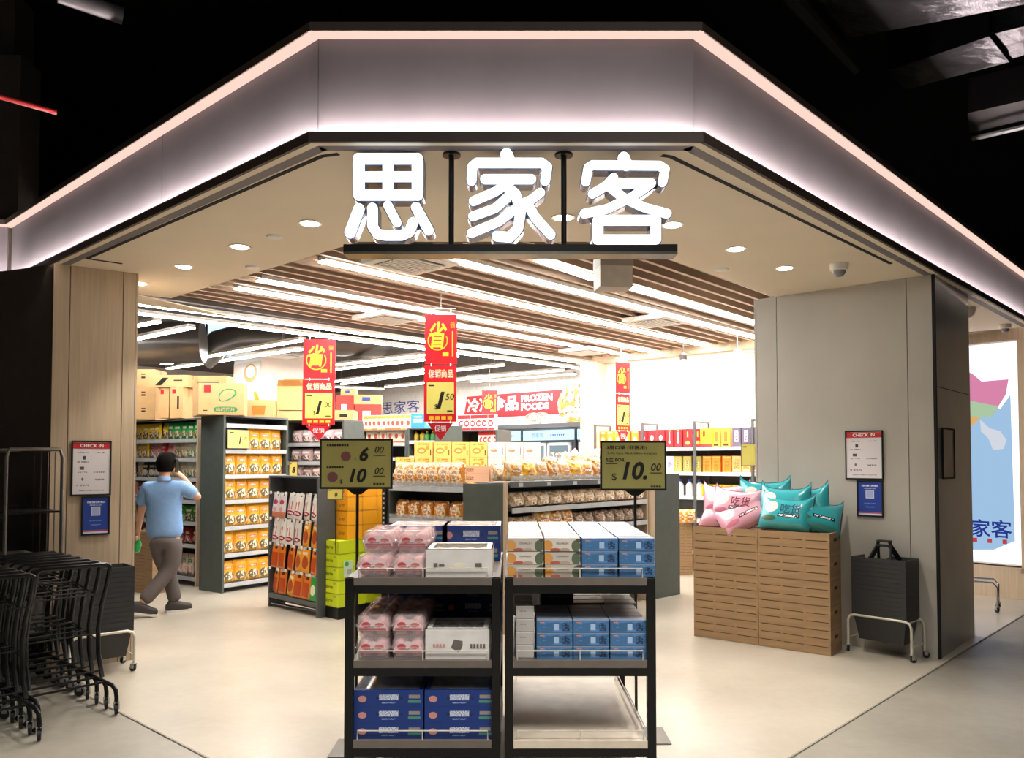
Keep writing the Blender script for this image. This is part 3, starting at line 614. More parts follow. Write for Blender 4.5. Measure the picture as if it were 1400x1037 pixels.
def shelf_unit(name, P0, P1, height, depth, zs, lb, cat='shelf', rail=M['rail'], sides=(1, 1), side_m=None, back=True, group=None, rail_h=.045, tilt=0, top=True):
    P0 = Vector((P0[0], P0[1], 0)); P1 = Vector((P1[0], P1[1], 0)); d = P1-P0; Lx = d.length; rz = math.atan2(d.y, d.x)
    r = empty(name, P0, rz, lb, cat, group); r['len'] = Lx; sm = M['shelf']; side_m = side_m or M['grey']
    if sides[0]: MB().box(0, .03, 0, depth, 0, height).build('side_panel', side_m, r)
    if sides[1]: MB().box(Lx-.03, Lx, 0, depth, 0, height).build('side_panel', side_m, r)
    if back: MB().box(.03, Lx-.03, depth-.03, depth, .03, height).build('back_panel', mat('shelf_back', '#3e4043', .5), r)
    if top: MB().box(.0, Lx, 0, depth, height, height+.02).build('top_panel', sm, r)
    for z in zs:
        s_ = MB().box(.03, Lx-.03, .012, depth-.03, z-.025, z).build('shelf_board', sm, r)
        MB().box(.03, Lx-.03, -.004, .012, z-rail_h, z+.004).build('price_rail', rail, s_)
    bpy.context.view_layer.update()
    return r
def stock(r, z, keys, desc, unit, row, group, x0=.05, x1=None, y=.05, gap=1.0, j=.01, tilt=.04, skip=(), cat='bag', rows=1):
    x1 = x1 or r['len']-.05; n = len(keys); dx = (x1-x0)/n; rz = r.rotation_euler.z
    for i, k in enumerate(keys):
        if i in skip: continue
        me = PK[k]; dname = desc[k] if isinstance(desc, dict) else desc
        P = wpos(r, x0+dx*(i+.5)+random.uniform(-j, j), y+.03+random.uniform(0, .015), z+.002)
        place(me, me.name.split('.')[0], P, rz+random.uniform(-.12, .12), f'{dname}, {ORD[i]} from left, {row} of {unit}', cat, group, rx=-random.uniform(0, tilt*2), ry=random.uniform(-tilt, tilt))

# ------------------------------------------------ noodle end display
K = onz(303, 812); D35 = Vector((math.cos(math.radians(55)), math.sin(math.radians(55)), 0))
def zat(py, Y): return aty(700, py, Y).z
nz_ = [zat(y, K.y) for y in (615, 650, 685, 721.5, 759, 800)]
K1 = K+D35*.97
NU = shelf_unit('noodle_display', K, K1, 2.13, .46, nz_+[], 'tall grey end display stocked with orange noodle bags', sides=(1, 1))
MB().box(.03, .94, -.02, .1, 2.0, 2.05).build('light_canopy', M['rail'], NU)
for i, z in enumerate(nz_):
    row = ['top shelf', 'second shelf', 'third shelf', 'fourth shelf', 'fifth shelf', 'bottom shelf'][i]
    stock(NU, z, ['noodle']*5, 'orange noodle bag with white logo', 'the end display', row, 'orange noodle bags on the end display', skip=(0, 1) if i == 0 else ())
def price_card(P, rz, w_, h_, lb, big=None, small=None, lines=(), parent=None, m=None, thick=.006):
    r = empty('price_card', P, rz, lb, 'price sign', 'yellow price signs')
    MB().box(-w_/2, w_/2, 0, thick, -h_/2, h_/2).build('card', M['yellow'], r)
    mb = MB(); t = .006
    for a in ((-w_/2-t, w_/2+t, h_/2, h_/2+t), (-w_/2-t, w_/2+t, -h_/2-t, -h_/2), (-w_/2-t, -w_/2, -h_/2, h_/2), (w_/2, w_/2+t, -h_/2, h_/2)): mb.box(a[0], a[1], -.003, thick, a[2], a[3])
    mb.build('frame', M['shelf'], r)
    if big: text(big, w_*.08, -h_*.05, None, h_*.42, M['ink'], r, shear=.2, bold=.03)
    if small: text(small, w_*.34, h_*.05, None, h_*.17, M['ink'], r, shear=.1)
    rects(r, 'small_print', M['ink'], [(-w_*.42, -w_*.42+w_*.2, h_*.34, h_*.39)], y=-.001)
    return r
price_card(wpos(NU, .19, -.03, nz_[0]+.13), NU.rotation_euler.z, .30, .22, 'yellow price card reading 1 on the top shelf of the end display', '1', '00')

# ------------------------------------------------ left snack shelf
LS1 = onz(268, 803); LS0 = LS1+Vector((-.819, .574, 0))*1.75
lz = [zat(y, LS1.y) for y in (600, 627, 654.5, 685, 715, 746, 791)]
LS = shelf_unit('snack_shelf', LS0, LS1, 2.12, .45, lz, 'tall shelf of mixed snack bags behind the man in blue', side_m=M['wood'])
dsc = dict(yellow='yellow snack bag', green='bright green snack bag', pink='pink snack bag', red='red snack bag', tan='tan snack bag', pale='pale green snack bag', dark='dark brown snack bag', teal='teal and orange bag', lime='leaf green bag', maroon='dark red bag', stalk='tall striped bag', silver='silver and pink snack bag')
LR = [['yellow']*6+['green']*5, ['tan', 'yellow', 'yellow', 'pink', 'pink', 'red', 'pink', 'tan', 'tan', 'pale', 'pale'], ['dark', 'tan', 'dark', 'dark', 'dark', 'tan', 'teal', 'teal', 'tan', 'pale', 'tan'], ['pink', 'maroon', 'pink', 'silver', 'pink', 'silver', 'maroon', 'pink', 'silver', 'pink'], ['tan', 'lime', 'lime', 'tan', 'lime', 'lime', 'lime', 'lime', 'lime', 'lime'], ['maroon']*10, ['stalk']*13]
for i, z in enumerate(lz): stock(LS, z, LR[i], dsc, 'the left snack shelf', ['top row', 'second row', 'third row', 'fourth row', 'fifth row', 'sixth row', 'bottom row'][i], 'bags on the left snack shelf')
price_card(aty(179, 650, 9.2), LS.rotation_euler.z, .17, .2, 'small yellow price card beside the oak pillar', 'Y', None)
# ------------------------------------------------ dark shelf behind
DS0 = Vector((aty(391, 600, 10.75).x, 10.75, 0)); DS1 = Vector((aty(470, 600, 10.3).x, 10.3, 0))
dz = [zat(y, 10.5) for y in (606, 631.5, 656, 682, 712, 745)]
DS = shelf_unit('dark_snack_shelf', DS0, DS1, zat(577, 10.5), .4, dz, 'dark shelf of silver and pink bags behind the first red banner')
for i, z in enumerate(dz): stock(DS, z, ['silver']*5, 'silver and pink bag', 'the dark shelf', ['top shelf', 'second shelf', 'third shelf', 'fourth shelf', 'fifth shelf', 'bottom shelf'][i], 'silver bags on the dark shelf', gap=1)
price_card(aty(401, 642, 10.2), DS.rotation_euler.z, .13, .19, 'small yellow price card left of the peg rack', '8', None)

# ------------------------------------------------ cartons on top of the shelves
def carton(cx, cy, z, w_, d_, h_, rz, lb, prints=(), flaps=False, grp='cartons stored on top of the shelves', m=None):
    r = empty('carton', (cx, cy, z), rz, lb, 'carton', grp); m = m or M['carton']
    MB().box(-w_/2, w_/2, 0, d_, 0, h_).build('body', m, r)
    MB().box(-w_/2-.001, w_/2+.001, d_/2-.025, d_/2+.025, h_*.7, h_+.001).build('tape', M['cartonside'], r)
    for x0, x1, z0, z1, mm in prints: rects(r, 'printed_mark', mm, [(-w_/2+w_*x0, -w_/2+w_*x1, h_*z0, h_*z1)], y=-.001)
    if flaps:
        MB().add([(-w_/2, 0, h_), (w_/2, 0, h_), (w_/2-.03, -.10, h_+.07), (-w_/2+.03, -.10, h_+.07)], [(0, 1, 2, 3), (3, 2, 1, 0)]).build('flap', m, r)
        MB().add([(-w_/2, d_, h_), (w_/2, d_, h_), (w_/2-.03, d_-.05, h_+.13), (-w_/2+.03, d_-.05, h_+.13)], [(0, 1, 2, 3), (3, 2, 1, 0)]).build('flap', m, r)
    return r
def carton_px(x0, y0, x1, y1, Y, d_, rz, lb, **k):
    A, B = aty(x0, y1, Y), aty(x1, y1, Y); T = aty(x0, y0, Y); c = abs(math.cos(rz)); w_ = (B.x-A.x)
    z = max(A.z, 0) if 'zb' not in k else k.pop('zb')
    return carton((A.x+B.x)/2, Y, z, w_, d_, T.z-z, rz, lb, **k)
TZ = 2.152; ink = M['ink']
def stackpx(x0, x1, ys, Y, d_, rz, labels, zb=TZ, **k):
    z = zb
    for (y1, y0), lb in zip(zip(ys[:-1], ys[1:]), labels):
        A, B = aty(x0, y1, Y), aty(x1, y1, Y); zt_ = aty(x0, y0, Y).z
        carton((A.x+B.x)/2, Y, z, B.x-A.x, d_, max(.05, zt_-z-.002), rz, lb, **k); z = max(z+.05, zt_)
stackpx(170, 212, (577, 553, 530, 505), 10.6, .35, 0, ['brown carton beside the oak pillar, bottom of three', 'brown carton beside the oak pillar, middle of three', 'brown carton beside the oak pillar, top of three'], zb=TZ, prints=((.55, .68, .5, .6, ink), (.55, .68, .7, .76, ink)))
carton_px(216, 530, 231, 573, 10.35, .3, -.1, 'narrow upright carton with red mark, left one', zb=TZ, prints=((.2, .5, .78, .92, M['redink']),))
carton_px(232, 529, 250, 573, 10.32, .3, -.1, 'narrow upright carton with red mark, right one', zb=TZ, prints=((.15, .45, .78, .92, M['redink']), (.55, .7, .3, .7, ink)))
zc2 = aty(216, 530, 10.3).z+.01
c_ = carton_px(208, 513, 257, 530, 10.32, .3, -.05, 'brown carton with dark slanted mark lying on the narrow ones', zb=zc2, prints=((.6, .85, .5, .6, ink),))
MB().prism([(-.2, .02), (-.12, .02), (-.02, .12), (-.1, .12)], -.002, 0).build('printed_mark', M['ink'], c_)
carton_px(258, 514, 310, 528, 10.6, .3, 0, 'pale carton lying behind the potato carton', zb=zc2-.02, prints=((.2, .8, .4, .6, M['shelf']),))
big = empty('carton', K+D35*.02+Vector((-.40, .33, TZ)), math.radians(24), 'big brown carton with green potato drawing on the end display', 'carton', 'cartons stored on top of the shelves')
bA, bB = onplane(271, 570, K, Vector((1, .12, 0)).normalized()), onplane(333, 570, K, Vector((1, .12, 0)).normalized())
big.location = (bA.x, bA.y, TZ); big.rotation_euler = (0, 0, math.atan2(.12, 1)); bwid = (bB-bA).length; bh = onplane(300, 524, K, Vector((1, .12, 0)).normalized()).z-TZ
MB().slab([(0, 0), (bwid, 0), (bwid-.05, .45), (-.19, .45)], 0, bh).build('body', M['carton'], big)
MB().prism([(bwid*.6+.105*math.cos(t*2*PI/24)*(1+.2*math.cos(t*2*PI/24)), bh*.62+.075*math.sin(t*2*PI/24)+.03*math.cos(t*2*PI/24)) for t in range(24)], -.002, 0).build('potato_drawing', M['greenink'], big)
MB().prism([(bwid*.6+.088*math.cos(t*2*PI/24)*(1+.2*math.cos(t*2*PI/24)), bh*.62+.060*math.sin(t*2*PI/24)+.03*math.cos(t*2*PI/24)) for t in range(24)], -.003, -.001).build('potato_fill', M['carton'], big)
MB().prism([(bwid*.6+.14*math.copysign(abs(math.cos(t*2*PI/24))**.5, math.cos(t*2*PI/24)), bh*.17+.033*math.copysign(abs(math.sin(t*2*PI/24))**.8, math.sin(t*2*PI/24))) for t in range(24)], -.004, -.001).build('green_label', M['greenink'], big)
text('山药薄片', bwid*.6, bh*.17, .22, .045, M['carton'], big, y=-.006, bold=.02)
rects(big, 'red_mark', M['redink'], [(bwid*.12, bwid*.27, bh*.7, bh*.93)]); rects(big, 'small_print', M['ink'], [(bwid*.1, bwid*.2, bh*.12, bh*.15)])
r = carton_px(334, 547, 373, 571, K1.y-.1, .3, .1, 'low carton with orange bucket print beside the potato carton', zb=TZ)
MB().prism([(-.07, .04), (.07, .04), (.09, .16), (-.09, .16)], -.002, 0).build('bucket_print', mat('orange_ink', '#e8792a', .5, noise=0), r)
gbag = mat('greenish_carton', '#b9b27c', .7)
stackpx(379, 414, (580, 562), 10.5, .35, .1, ['greenish carton under the open carton behind the first banner'], zb=DS.location.z+zat(577, 10.5)+.022, m=gbag)
carton_px(379, 528, 414, 561, 10.5, .35, .1, 'open-topped carton left of the first red banner', flaps=True)
carton_px(456, 561, 483, 577, 10.5, .3, 0, 'small carton right of the first red banner', prints=((.3, .7, .3, .6, ink),), zb=zat(577, 10.5)+.022)
FT = aty(520, 588, 11.6).z
redc = mat('red_carton', '#d23c34', .6)
z6 = aty(470, 561, 11).z
for (x0, y0, x1, y1, mm, lb) in ((459, 541, 484, 561, redc, 'red carton above the small carton'), (485, 553, 521, 569, redc, 'wide red carton under the brown one behind the tea packs'), (484, 540, 521, 553, M['carton'], 'brown carton with blue mark on the red carton'), (466, 532, 486, 541, M['carton'], 'small brown carton highest behind the first banner')):
    carton_px(x0, y0, x1, y1, 12.0, .3, .08, lb, m=mm, **({'zb': FT} if y1 > 560 else {}), prints=((.3, .6, .35, .75, M['whiteink'] if mm is redc else M['blueink']),))
# ------------------------------------------------ far grocery shelves under the banners
def gift(nm, w_, d_, h_, base, shapes, rough=.4): PK[nm] = box_mesh(nm, w_, d_, h_, printed(nm+'_print', base, shapes, rough=rough, per=.12))
gift('milk_tea_pack', .105, .1, .22, '#efe2cf', [('r', .5, .86, 1, .2, '#f0a53a'), ('o', .5, .45, .5, .34, '#c9563a'), ('noise', .5, .5, 4, .6, '#f6efe2'), ('r', .5, .06, 1, .1, '#d9783a')])
gift('red_white_pack', .12, .1, .22, '#f3e4df', [('r', .5, .85, 1, .24, '#cf2a31'), ('o', .5, .42, .7, .42, '#cf2a31'), ('o', .5, .42, .4, .2, '#f8e9e3'), ('r', .5, .07, 1, .12, '#cf2a31')])
gift('blue_box', .20, .12, .2, '#2f8fd0', [('r', .5, .5, .7, .3, '#9fd4ee'), ('t', .5, .8, .6, .1, '#ffffff')]); gift('teal_box', .17, .12, .18, '#5cc6bd', [('r', .5, .4, .7, .3, '#bfe9e4'), ('t', .5, .8, .6, .1, '#fff')])
gift('orange_box', .16, .12, .17, '#ee7a45', [('t', .5, .6, .6, .1, '#fff')])
PK['green_can'] = bottle_mesh('green_can', .04, .14, mat('can_green', '#3f8a46', .3), M['gold']); PK['olive_can'] = bottle_mesh('olive_can', .04, .14, mat('can_olive', '#b09a2c', .3), mat('lid_dark', '#4a3a1c', .4))
def far_unit(xa, xb, Ya, Yb, ys, lb, cols):
    Yc = (Ya+Yb)/2; P0 = aty(xa, 600, Ya); P1 = aty(xb, 600, Yb); zs = [aty(700, y, Yc).z for y in ys]
    r = shelf_unit('grocery_shelf', P0, P1, zs[0]-.02, .45, zs[1:], lb, top=True, group='grey grocery shelves in the middle of the shop'); return r, zs
r1, z1 = far_unit(492, 556, 11.7, 11.4, (588, 606, 626, 648), 'grey shelf of milk tea packs left of the middle banner', None)
stock(r1, z1[0]+.0, ['milk_tea_pack']*10, 'cream and orange tea pack', 'the middle grey shelf', 'on top', 'tea packs on the middle grey shelf', tilt=0, x0=.0, x1=r1['len'])
stock(r1, z1[1], ['milk_tea_pack']*6, 'pink and orange tea pack', 'the middle grey shelf', 'second row', 'tea packs on the middle grey shelf', tilt=0)
r2, z2 = far_unit(557, 597, 11.4, 11.3, (585, 603, 624), 'grey shelf with blue and teal boxes behind the middle banner', None)
stock(r2, z2[0], ['blue_box', 'teal_box'], {'blue_box': 'small bright blue box', 'teal_box': 'small teal box'}, 'the shelf behind the middle banner', 'on top', None, tilt=0, cat='box')
stock(r2, z2[1]-.0, ['olive_can', 'olive_can', 'green_can', 'green_can'], {'olive_can': 'olive yellow can', 'green_can': 'green can'}, 'the banner shelf', 'under the blue box', None, tilt=0, cat='can')
MB().box(0, .38, -.02, .0, z2[1]-.03, z2[0]+.02).build('end_panel', M['grey'], empty('shelf_end', aty(596, 600, 11.25)*Vector((1, 1, 0)), 0, 'plain grey shelf end panel behind the tip of the middle banner', 'shelf'))
MB().box(0, .32, 0, .4, 0, zat(578, 10.9)).build('end_panel', M['grey'], empty('shelf_end', aty(461, 600, 10.9)*Vector((1, 1, 0)), .06, 'plain grey shelf end panel right of the first banner', 'shelf'))
place(box_mesh('purple_box', .22, .12, .06, printed('purple_print', '#a05a9a', [('r', .5, .4, .8, .4, '#f1e6f2')])), 'purple_box', (aty(476, 600, 10.8).x, 10.8, zat(601, 10.8)), 0, 'flat purple box in front of the grey shelf end', 'box', None)
r3, z3 = far_unit(622, 680, 11.3, 11.0, (588, 609, 630), 'grey shelf of red and white packs below the frozen foods board', None)
stock(r3, z3[0], ['red_white_pack']*6, 'red and white pack', 'the shelf below the board', 'on top', 'red and white packs below the board', tilt=0, x0=0, x1=r3['len']*.85)
stock(r3, z3[1]-.02, ['red_white_pack']*4, 'red and white pack', 'the shelf below the board', 'second row', 'red and white packs below the board', tilt=0, x0=.35)

# ------------------------------------------------ island with gift boxes and bread
gift('yellow_gift_box', .20, .12, .17, '#f6d878', [('o', .38, .42, .5, .4, '#ee9a3c'), ('o', .38, .42, .3, .2, '#f9e3a0'), ('r', .88, .3, .06, .4, '#5a3a20'), ('t', .5, .85, .6, .1, '#e07b28', 16), ('o', .72, .62, .2, .3, '#e8a23f'), ('r', .01, .5, .03, 1, '#e9a640')])
gift('white_gift_box', .20, .12, .17, '#f8f0e4', [('o', .35, .45, .4, .2, '#e58a62'), ('o', .3, .52, .2, .16, '#f4d1bd'), ('r', .85, .42, .04, .5, '#5b4a44'), ('o', .85, .72, .14, .16, '#f0cfc0'), ('r', .01, .5, .02, 1, '#e3d3c0')])
gift('pink_carton_box', .36, .2, .085, '#f1c9a6', [('t', .3, .5, .5, .5, '#b06a3c', 20)])
PK['bigbun'] = bag_mesh('big_bun_bag', .19, .235, .13, MATS['bun_print'], top=.25, wr=.02)
PK['yellowbread'] = bag_mesh('yellow_bread_bag', .22, .20, .13, printed('yellowbread_print', '#f5b312', [('noise', .5, .5, 5, .54, '#f9e08a'), ('noise', .5, .5, 8, .62, '#d98a1a'), ('o', .5, .4, .4, .34, '#c9873a')], rough=.15, coat=.6, bump=.8), wr=.02)
PK['orangebread'] = bag_mesh('orange_bread_bag', .22, .19, .12, MATS['orangebread_print'], wr=.02)
C0 = Vector((-.054, 7.3, 0)); RD = Vector((.669, .743, 0)); LD = Vector((-.83, .557, 0))
PL = C0+LD*.5                                                      # left end of the grey end panel
isl_h = 1.36
L0 = PL+LD*.98
rows_ = (677, 713, 752)
LB = shelf_unit('bread_shelf', L0+Vector((0, .03, 0)), PL+Vector((0, .03, 0)), isl_h-.04, .45, [zat(y, 7.75) for y in (713, 749, 790)], 'low shelf of round bun bags left of the grey end panel', sides=(1, 0))
MB().box(.03, .98, -.01, .012, isl_h-.07, isl_h-.02).build('price_rail', M['rail'], LB)
clr = mat('clear_plastic', '#eef4f6', .08, alpha=.22, noise=0)
MB().box(.03, .98, -.008, -.003, isl_h-.03, isl_h+.035).build('front_guard', clr, LB)
for z in (zat(713, 7.75),): MB().box(.03, .98, -.008, -.003, z, z+.05).build('front_guard', clr, LB)
MB().box(-.05, -.0, -.03, .03, 0, isl_h+.04).build('perforated_post', M['blackmatte'], LB)
for k in range(14): MB().box(-.035, -.015, -.034, -.029, .6+k*.05, .62+k*.05).build('hole', M['rail'], LB)
stock(LB, isl_h-.02, ['bigbun']*6, 'clear bag of golden round buns', 'the bread island', 'on top', 'bun bags on the bread island')
stock(LB, zat(713, 7.75), ['bun']*5, 'clear bag of round buns', 'the left bread shelf', 'second level', 'bun bags on the bread island')
stock(LB, zat(749, 7.75), ['bun']*5, 'clear bag of dark buns', 'the left bread shelf', 'third level', 'bun bags on the bread island')
EPn = empty('island_end_panel', PL, math.atan2(-LD.y, -LD.x), 'plain grey end panel in the middle of the bread island', 'panel')
MB().box(0, .47, 0, .03, 0, isl_h+.02).build('panel', M['grey'], EPn); MB().box(.47, .5, -.004, .03, 0, isl_h+.03).build('edge_post', M['wood'], EPn)
R1 = C0+RD*2.42
zr = [(zat(y, 7.3)+zat(y2, 9.05))/2 for y, y2 in ((667, 648), (701, 680), (735, 709), (775, 742))]
RB = shelf_unit('bread_shelf', C0+Vector((.04, .03, 0)), R1, zr[0]-.03, .45, zr[1:], 'long bread shelf right of the grey end panel', sides=(0, 1), side_m=M['wood'])
Lr = RB['len']
MB().box(.0, Lr-.03, -.012, .012, zr[0]-.05, zr[0]).build('price_rail', M['shelf'], RB)
for k in range(6): MB().box(.1+k*.42, .16+k*.42, -.016, -.0125, zr[0]-.045, zr[0]-.01).build('price_tag', M['rail'], RB)
MB().box(.0, Lr-.03, -.01, -.005, zr[0], zr[0]+.06).build('front_guard', clr, RB)
stock(RB, zr[0], ['orangebread', 'yellowbread', 'orangebread', 'bigbun']*3, {'orangebread': 'orange and cream bread bag', 'yellowbread': 'bright yellow bread bag', 'bigbun': 'golden bun bag'}, 'the long bread shelf', 'on top', 'bread bags on the long shelf', y=.06)
stock(RB, zr[0]+.0, ['bread']*10, 'clear bread bag', 'the long bread shelf', 'behind the orange ones', 'bread bags on the long shelf', y=.24)
for k in range(7): place(PK['bread'], 'bread_bag', wpos(RB, 1.2+k*.17, .28+.02*(k % 3), zr[0]+.13+.03*(k % 2)), RB.rotation_euler.z+.3, f'clear bread bag, {ORD[k]} from left, heaped highest on the bread island', 'bag', 'bread bags on the long shelf', ry=.4*(-1)**k)
stock(RB, zr[1], ['bread']*12, 'clear bag of brown bread', 'the long bread shelf', 'second level', 'bread bags on the long shelf', y=.03)
stock(RB, zr[2], ['bread']*2+['orangebread']*3+['graybread']*7, dict(bread='clear bread bag', orangebread='orange bread bag', graybread='brown paper-like bread bag'), 'the long bread shelf', 'third level', 'bread bags on the long shelf', y=.03)
# gift box wall on the island's back half
GB = empty('display_table', Vector((-1.30, 8.80, 0)), .2, 'low white display base under the yellow gift boxes', 'table')
MB().box(0, 1.68, 0, .5, 0, 1.12).build('base', M['white'], GB); 
bpy.context.view_layer.update()
for lv in range(4):
    for i in range(8):
        k = 'white_gift_box' if i >= 5 and lv != 1 else 'yellow_gift_box'
        z = 1.122+lv*.172
        if lv > 2 and i < 1: continue
        place(PK[k], k, GB.matrix_basis @ Vector((.11+i*.208, .02, z)), .2+random.uniform(-.03, .03), f"{'white' if k[0] == 'w' else 'yellow'} gift box with fruit print, {ORD[i]} from left, {['bottom', 'second', 'third', 'top'][lv]} row of the stack", 'box', 'gift boxes stacked behind the buns')
for i in range(4): place(PK['pink_carton_box'], 'salmon_box', Vector((-.42+.37*(i % 2), 8.28, 1.37+.087*(i//2))), -.1, f"flat salmon box, {['lower left', 'lower right', 'upper left', 'upper right'][i]} of the four before the gift boxes", 'box', 'salmon boxes before the gift boxes')
# grey end panel right of the island
E0, E1 = onz(896, 820), onz(930, 813); zE = zat(648, 9.2)
dE = (E1-E0); EE = empty('shelf_end', E0, math.atan2(dE.y, dE.x), 'tall grey shelf end panel right of the bread island', 'shelf'); MB().box(0, dE.length, 0, .03, 0, zE).build('end_panel', M['grey'], EE); MB().box(-.08, -.002, .0, .03, 0, zE-.02).build('edge_post', M['wood'], EE)
MB().box(0, dE.length-.02, .03, .3, 0, zE-.1).build('body', M['shelf'], EE)

# ------------------------------------------------ snack rack with hanging packs
S0, S1 = onz(366, 829), onz(434, 846)
sr = shelf_unit('snack_rack', S0, S1, zat(654, 8.35), .2, [], 'dark rack of hanging snack packs before the end display', side_m=M['shelf'])
Ls = sr['len']; MB().box(.03, Ls-.03, .0, .18, .10, .15).build('bottom_tray', M['shelf'], sr); MB().tube([(.05, .02, .04), (Ls-.06, .1, .04)], .012, 8).build('foot_bar', M['chrome'], sr)
def hang(nm, base, a, b, w_=.13, h_=.27): PK[nm] = bag_mesh(nm, w_, h_, .035, printed(nm+'_print', base, [('r', .5, .93, .8, .1, '#f3efe8'), ('r', .7, .93, .2, .08, '#3a3330')]+a, rough=.25, bump=.3, per=.15), wr=.006)
hang('purple_pack', '#e9dfe3', [('r', .5, .1, 1, .25, '#d98a68'), ('o', .5, .62, .6, .2, '#b8485c'), ('o', .5, .32, .5, .2, '#e0a89a')], None)
hang('white_red_pack', '#f0eae6', [('o', .5, .22, .9, .2, '#b5303f'), ('t', .5, .22, .6, .08, '#fff', 18), ('r', .3, .5, .12, .3, '#d9776a'), ('r', .6, .52, .12, .34, '#d9776a')], None)
hang('amber_pack', '#eda32c', [('o', .55, .4, .7, .5, '#b9552a'), ('r', .5, .75, .6, .1, '#f6e3c0')], None)
hang('orange_pack', '#e8832a', [('r', .5, .36, .8, .55, '#c4501f'), ('r', .6, .82, .3, .12, '#5a3420')], None)
hang('green_pack', '#3ea648', [('o', .5, .4, .6, .4, '#e9e2c0')], None)
ROWS = [(.98, ['purple_pack', 'purple_pack', 'white_red_pack', 'white_red_pack', 'white_red_pack', 'white_red_pack']), (.70, ['white_red_pack']*4+['amber_pack']*2), (.43, ['orange_pack']*3+['amber_pack', 'amber_pack', 'orange_pack']), (.16, ['orange_pack', 'orange_pack', 'amber_pack', 'orange_pack', 'orange_pack', 'green_pack'])]
nm_ = dict(purple_pack='white and purple hanging pack', white_red_pack='white and red hanging pack', amber_pack='amber hanging pack', orange_pack='orange hanging pack', green_pack='green hanging pack')
for ri, (z, ks) in enumerate(ROWS):
    for i, k in enumerate(ks):
        x = .10+i*(Ls-.2)/5
        MB().tube([(x, .16, z+.275), (x, -.03, z+.275)], .004, 6).build('peg', M['chrome'], sr); MB().box(x-.02, x+.02, -.034, -.03, z+.255, z+.285).build('price_tag', M['whiteink'], sr)
        for dpt in ((0, .0),): 
            place(PK[k], k, wpos(sr, x, .01+random.uniform(0, .02), z), sr.rotation_euler.z+random.uniform(-.2, .2), f"{nm_[k]}, {ORD[i]} from left, {['top', 'second', 'third', 'bottom'][ri]} row of the snack rack", 'pack', 'packs hanging on the snack rack', ry=random.uniform(-.03, .12) if ri < 3 else random.uniform(0, .25), rx=-.08)

# ------------------------------------------------ lime and orange gift cartons
gift('x', .1, .1, .1, '#fff', [])
cl = onz(462, 848); a0 = cl-U*.32
st = empty('carton_plinth', a0, math.atan2(U.y, U.x), 'low black plinth under the lime green cartons', 'plinth'); MB().box(0, .32, 0, .72, 0, .115).build('base', M['black'], st)
limep = printed('lime_print', '#d4e625', [('o', .28, .55, .3, .25, '#b3cf1e'), ('t', .45, .45, .5, .2, '#7c9a1a', 10), ('o', .8, .8, .14, .18, '#a9bf30'), ('r', .5, .02, 1, .03, '#a3b51c'), ('r', .5, .98, 1, .03, '#a3b51c')], per=.1)
limep2 = MATS['lime_print']; ormp = printed('orange_carton_print', '#f2a81f', [('t', .6, .4, .4, .22, '#b5761a', 10), ('r', .2, .35, .12, .3, '#e9dfc8'), ('r', .5, .02, 1, .03, '#cf8612'), ('r', .5, .98, 1, .03, '#cf8612')], per=.08)
bpy.context.view_layer.update(); rzu = math.atan2(U.y, U.x)
for lv in range(5):
    h_ = .134
    for j in range(2):
        o = MB().box(0, .316, 0, .35, 0, h_-.003).build('lime_carton', limep, loc=st.matrix_basis @ Vector((.002, .002+j*.36, .117+lv*h_)), rz=rzu, bevel=.004)
        tag(o, f"lime green carton, {['bottom', 'second', 'third', 'fourth', 'top'][lv]} of the {['front', 'rear'][j]} stack", 'carton', 'lime green cartons beside the snack rack')
place(box_mesh('green_pack_box', .11, .01, .16, printed('greenlabel', '#d9ecd0', [('o', .3, .8, .5, .3, '#4fb35a'), ('r', .6, .3, .5, .3, '#b9c9b0')])), 'green_label_card', st.matrix_basis @ Vector((.325, .12, .42)), rzu+PI/2, 'green and white leaflet on the side of the lime stack', 'leaflet', None)
zo = .117+5*.134
for lv in range(4):
    for j in range(3):
        w3 = .19; o = MB().box(0, .25, 0, w3-.003, 0, .142).build('orange_carton', ormp, loc=st.matrix_basis @ Vector((.03, .14+j*w3, zo+.001+lv*.145)), rz=rzu, bevel=.004)
        tag(o, f"orange yellow carton, {['bottom', 'second', 'third', 'top'][lv]} of the {['nearest', 'middle', 'farthest'][j]} orange column", 'carton', 'orange cartons standing on the lime ones')
pcs = price_card(aty(458, 676, 7.95), 0, .15, .10, 'small yellow price card reading 0 at top of the orange cartons', '0', None); MB().tube([(0, .01, -.05), (0, .05, -.6)], .004, 6).build('stem', M['black'], pcs)
# peg rack behind
pk = shelf_unit('peg_rack', Vector((-1.56, 8.95, 0)), Vector((-1.28, 8.78, 0)), 1.36, .1, [], 'narrow dark peg rack of packs between orange cartons and buns', side_m=M['black'])
for ri in range(3):
    for i in range(2):
        k = ['silver', 'tan'][i] if ri != 1 else ['white_red_pack', 'dark'][i]
        place(PK['white_red_pack' if ri == 1 and i == 0 else k], 'hanging_pack', wpos(pk, .09+i*.13, .03, 1.08-ri*.28), pk.rotation_euler.z, f"pale hanging pack, {['left', 'right'][i]} one in the {['top', 'middle', 'bottom'][ri]} row of the peg rack", 'pack', 'packs on the narrow peg rack')

